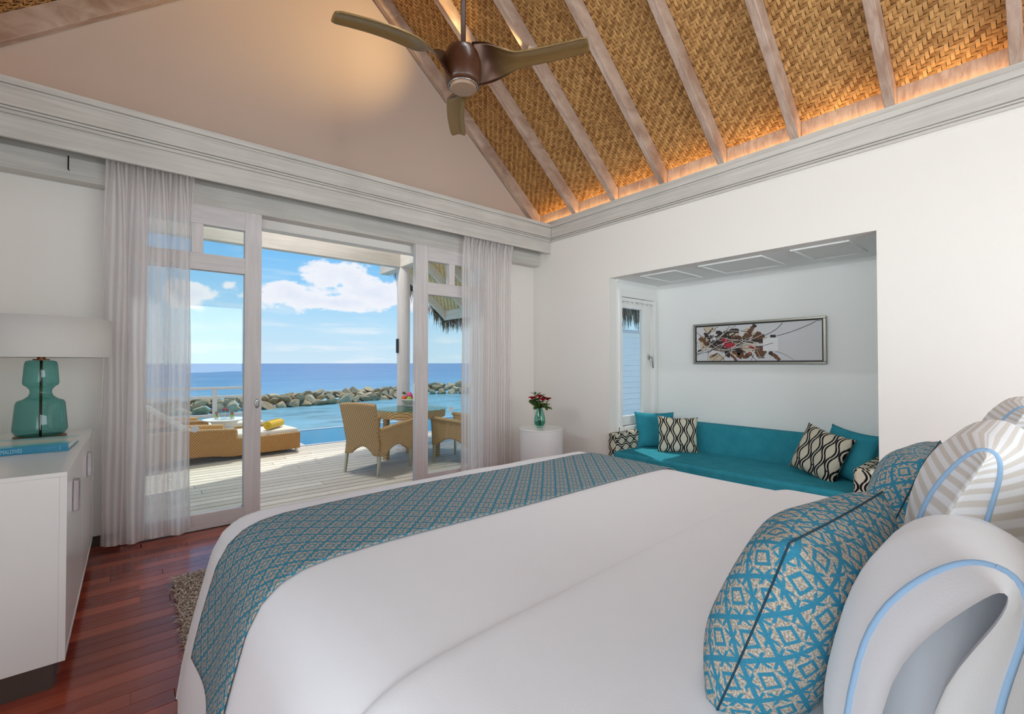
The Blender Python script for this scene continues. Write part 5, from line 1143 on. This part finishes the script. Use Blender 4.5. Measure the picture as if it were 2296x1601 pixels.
# drinks table
dt = thing('drinks_table', 'white round-topped drinks table between the two loungers', 'table', (1.12, 8.40, DZ)); DC = (1.12, 8.40, 0)
obj('top', MB().lathe([(0, .40), (.27, .405), (.30, .418), (.30, .425), (0, .425)], DC, 48), M['white_satin'], dt, auto=40)
obj('pedestal', MB().lathe([(0, DZ + .001), (.16, DZ + .001), (.16, DZ + .015), (.13, .1), (.13, .3), (.2, .395), (0, .4)], DC, 40), M['white_satin'], dt, auto=40)
bx('towel_shelf', (1.0, 8.18, .20), (1.24, 8.30, .23), M['white_satin'], dt, .004)
def glass_of_drink(x, y, lab):
    c = (x, y, .4255); t = thing('drinking_glass', lab, 'glass', c, 'tumblers on the drinks table')
    obj('tumbler', MB().lathe([(0, .001), (.03, .001), (.036, .13), (.034, .13), (.028, .008), (0, .008)], c, 24), M['clear_glass'], t, smooth=True)
    obj('drink', MB().lathe([(0, .009), (.0275, .009), (.0325, .10), (0, .10)], c, 20), glass_pane('lemonade', (.9, .9, .78), .5, 1.2), t)
    for k, (cc, z) in enumerate((((236, 214, 120), .04), ((206, 52, 44), .098), ((170, 190, 90), .065))):
        me = MB().lathe([(0, -.004), (.018, -.004), (.018, .004), (0, .004)], (0, 0, 0), 16).mesh('fruit_slice'); me.transform(Matrix.Translation((x + .006 * (k - 1), y, .4255 + z)) @ Matrix.Rotation(R(60 + 25 * k), 4, 'X')); obj('fruit_slice', me, plain('slice_%d' % k, cc, .5), t)
glass_of_drink(1.015, 8.43, 'tumbler of lemon drink on the curtain side of the jug'); glass_of_drink(1.20, 8.26, 'tumbler of lemon drink between the jug and the door frame')
JC = (1.12, 8.36, .4255)
jg = thing('water_jug', 'clear glass jug of iced strawberry water on the drinks table', 'jug', JC)
obj('glass', MB().lathe([(0, .001), (.055, .001), (.07, .03), (.075, .09), (.062, .15), (.055, .19), (.066, .225), (.063, .225), (.052, .19), (.059, .15), (.072, .09), (.066, .032), (0, .008)], JC, 32), M['clear_glass'], jg, smooth=True)
obj('water', MB().lathe([(0, .01), (.064, .033), (.07, .09), (.058, .148), (.056, .165), (0, .165)], JC, 32), glass_pane('iced_water', (.93, .95, .97), .6, 1.2), jg, smooth=True)
jd = V((-.66, .75, 0)); obj('handle', MB().tube([V(JC) + jd * .055 + V((0, 0, .2)), V(JC) + jd * .105 + V((0, 0, .205)), V(JC) + jd * .13 + V((0, 0, .16)), V(JC) + jd * .115 + V((0, 0, .1)), V(JC) + jd * .072 + V((0, 0, .075))], .008, 8), M['clear_glass'], jg, smooth=True)
for k in range(7):
    an = k * .9; obj('strawberry', MB().lathe([(0, -.018), (.009, -.01), (.014, .002), (.011, .01), (0, .012)], (JC[0] + .034 * math.cos(an), JC[1] + .034 * math.sin(an), JC[2] + .145 + .01 * (k % 3)), 10), RD, jg, smooth=True)
# railing
rl = thing('deck_railing', 'white wooden railing at the far edge of the deck', 'railing', (-1, 9.97, DZ))
for z0, z1 in ((.815, .865), (.655, .70), (.31, .36)): bx('rail', (-4.2, 9.95, z0), (1.93, 9.99, z1), M['frame_x'], rl, .005)
for x in (-3.6, -2.4, -1.2, 0.0, 1.17, 1.9): bx('post', (x - .035, 9.935, DZ), (x + .035, 10.0, .815), M['frame_z'], rl, .004)

# ---- fence and neighbouring thatch seen through the alcove window
fe = thing('board_fence', 'white painted board fence outside the alcove window', 'fence', (6.8, 5.0, -.3))
k = 0; z = -.28
while z < 1.84:
    bx('board', (5.55, 5.0, z), (9.2, 5.02 + .004 * (k % 2), z + .098), M['white_satin'], fe, .004); z += .1025; k += 1
bx('cap_rail', (5.5, 4.975, 1.845), (9.2, 5.04, 1.905), M['frame_x'], fe, .004)
for x in (5.6, 7.2, 8.9): bx('post', (x, 5.03, -.3), (x + .08, 5.1, 1.84), M['white_satin'], fe)
nr = thing('roof_neighbour', loc=(9, 8, 2), kind='structure'); nr['label'] = 'dry thatched eave above the white board fence'
obj('thatch_layer', MB().prism([(5.6, 2.34), (6.5, 3.0), (6.5, 3.3), (5.5, 2.6)], 'x', 6.3, 12.0), M['thatch'], nr)
for pts in (((8.2, 5.6), (10.5, 5.6)),):
    o = obj('thatch_fringe', fringe([((6.3, 5.6, 2.42), (12.0, 5.6, 2.42))], (0, -.12), (1500,), .22, .42, .011), M['thatch'], nr); o['kind'] = 'stuff'
struct(bx('ground_garden', (5.3, -2.5, -.34), (14, 9, -.30), plain('sand', (244, 238, 224), .9, var=.04)))

# ================================================================== SEA + BREAKWATER
SZ = -1.2
mb = MB()
rings = [0, 12, 25, 45, 90, 200, 500, 1500, 6000]
vs = []; fs = []; ns = 64
for r_ in rings[1:]:
    for k in range(ns): a = 2 * math.pi * k / ns; vs.append((r_ * math.cos(a), r_ * math.sin(a) + 6, SZ))
vs.append((0, 6, SZ)); c0 = len(vs) - 1
for k in range(ns): fs.append((c0, k, (k + 1) % ns))
for i in range(len(rings) - 2):
    for k in range(ns): k2 = (k + 1) % ns; fs.append((i * ns + k, (i + 1) * ns + k, (i + 1) * ns + k2, i * ns + k2))
mb.add(vs, fs); se = struct(obj('sea', mb, M['sea'])); se['label'] = 'blue tropical sea reaching to the horizon'
def rock_mesh(seed):
    rr = random.Random(seed); bm = bmesh.new(); bmesh.ops.create_icosphere(bm, subdivisions=3, radius=1.0)
    planes = [(V((rr.gauss(0, 1), rr.gauss(0, 1), rr.gauss(0, 1))).normalized(), rr.uniform(.5, .82)) for _ in range(11)]
    for v in bm.verts:
        for n, d in planes:
            e = v.co.dot(n) - d
            if e > 0: v.co -= n * e
    bmesh.ops.dissolve_limit(bm, angle_limit=R(3), verts=bm.verts, edges=bm.edges); bmesh.ops.triangulate(bm, faces=bm.faces)
    me = bpy.data.meshes.new('rock'); bm.to_mesh(me); bm.free(); me.materials.append(M['rock']); return me
RM = [rock_mesh(s) for s in range(9)]
rk = random.Random(21)
def rock(x, y, z, s, lab, grp):
    o = bpy.data.objects.new('breakwater_rock', rk.choice(RM)); COL.objects.link(o); o.location = (x, y, z); o.scale = (s * rk.uniform(.9, 1.4), s * rk.uniform(.85, 1.2), s * rk.uniform(.5, .75)); o.rotation_euler = (rk.uniform(-.5, .5), rk.uniform(-.5, .5), rk.uniform(0, 6.28))
    tag(o, lab, 'rock', grp)
def wall_of_rocks(x0, x1, yf, lab, grp, ht=.78):
    for row, (dy, zz, s, st) in enumerate(((0, .10, .46, .74), (.42, .34, .40, .68), (.85, .56, .36, .62))):
        x = x0 + rk.uniform(-.3, .2) + row * .2
        while x < x1:
            rock(x, yf(x) + dy + rk.uniform(-.15, .15), SZ + zz * ht / .78 + rk.uniform(-.07, .09), s * rk.uniform(.8, 1.2), lab, grp); x += st * rk.uniform(.85, 1.15)
    x = x0
    while x < x1: rock(x, yf(x) + 1.35 + rk.uniform(-.2, .2), SZ + .42 + rk.uniform(-.1, .1), .46, lab, grp); x += .7
wall_of_rocks(-3, 15.0, lambda x: 27.0 + max(0, (x - 2.4)) * .255, 'grey boulder of the stone breakwater between the pool and the open sea', 'breakwater boulders')
wall_of_rocks(18.6, 25.0, lambda x: 32.6 - (x - 18.6) * .5, 'grey boulder of the separate rock heap beyond the wicker chairs', 'far rock heap', .95)
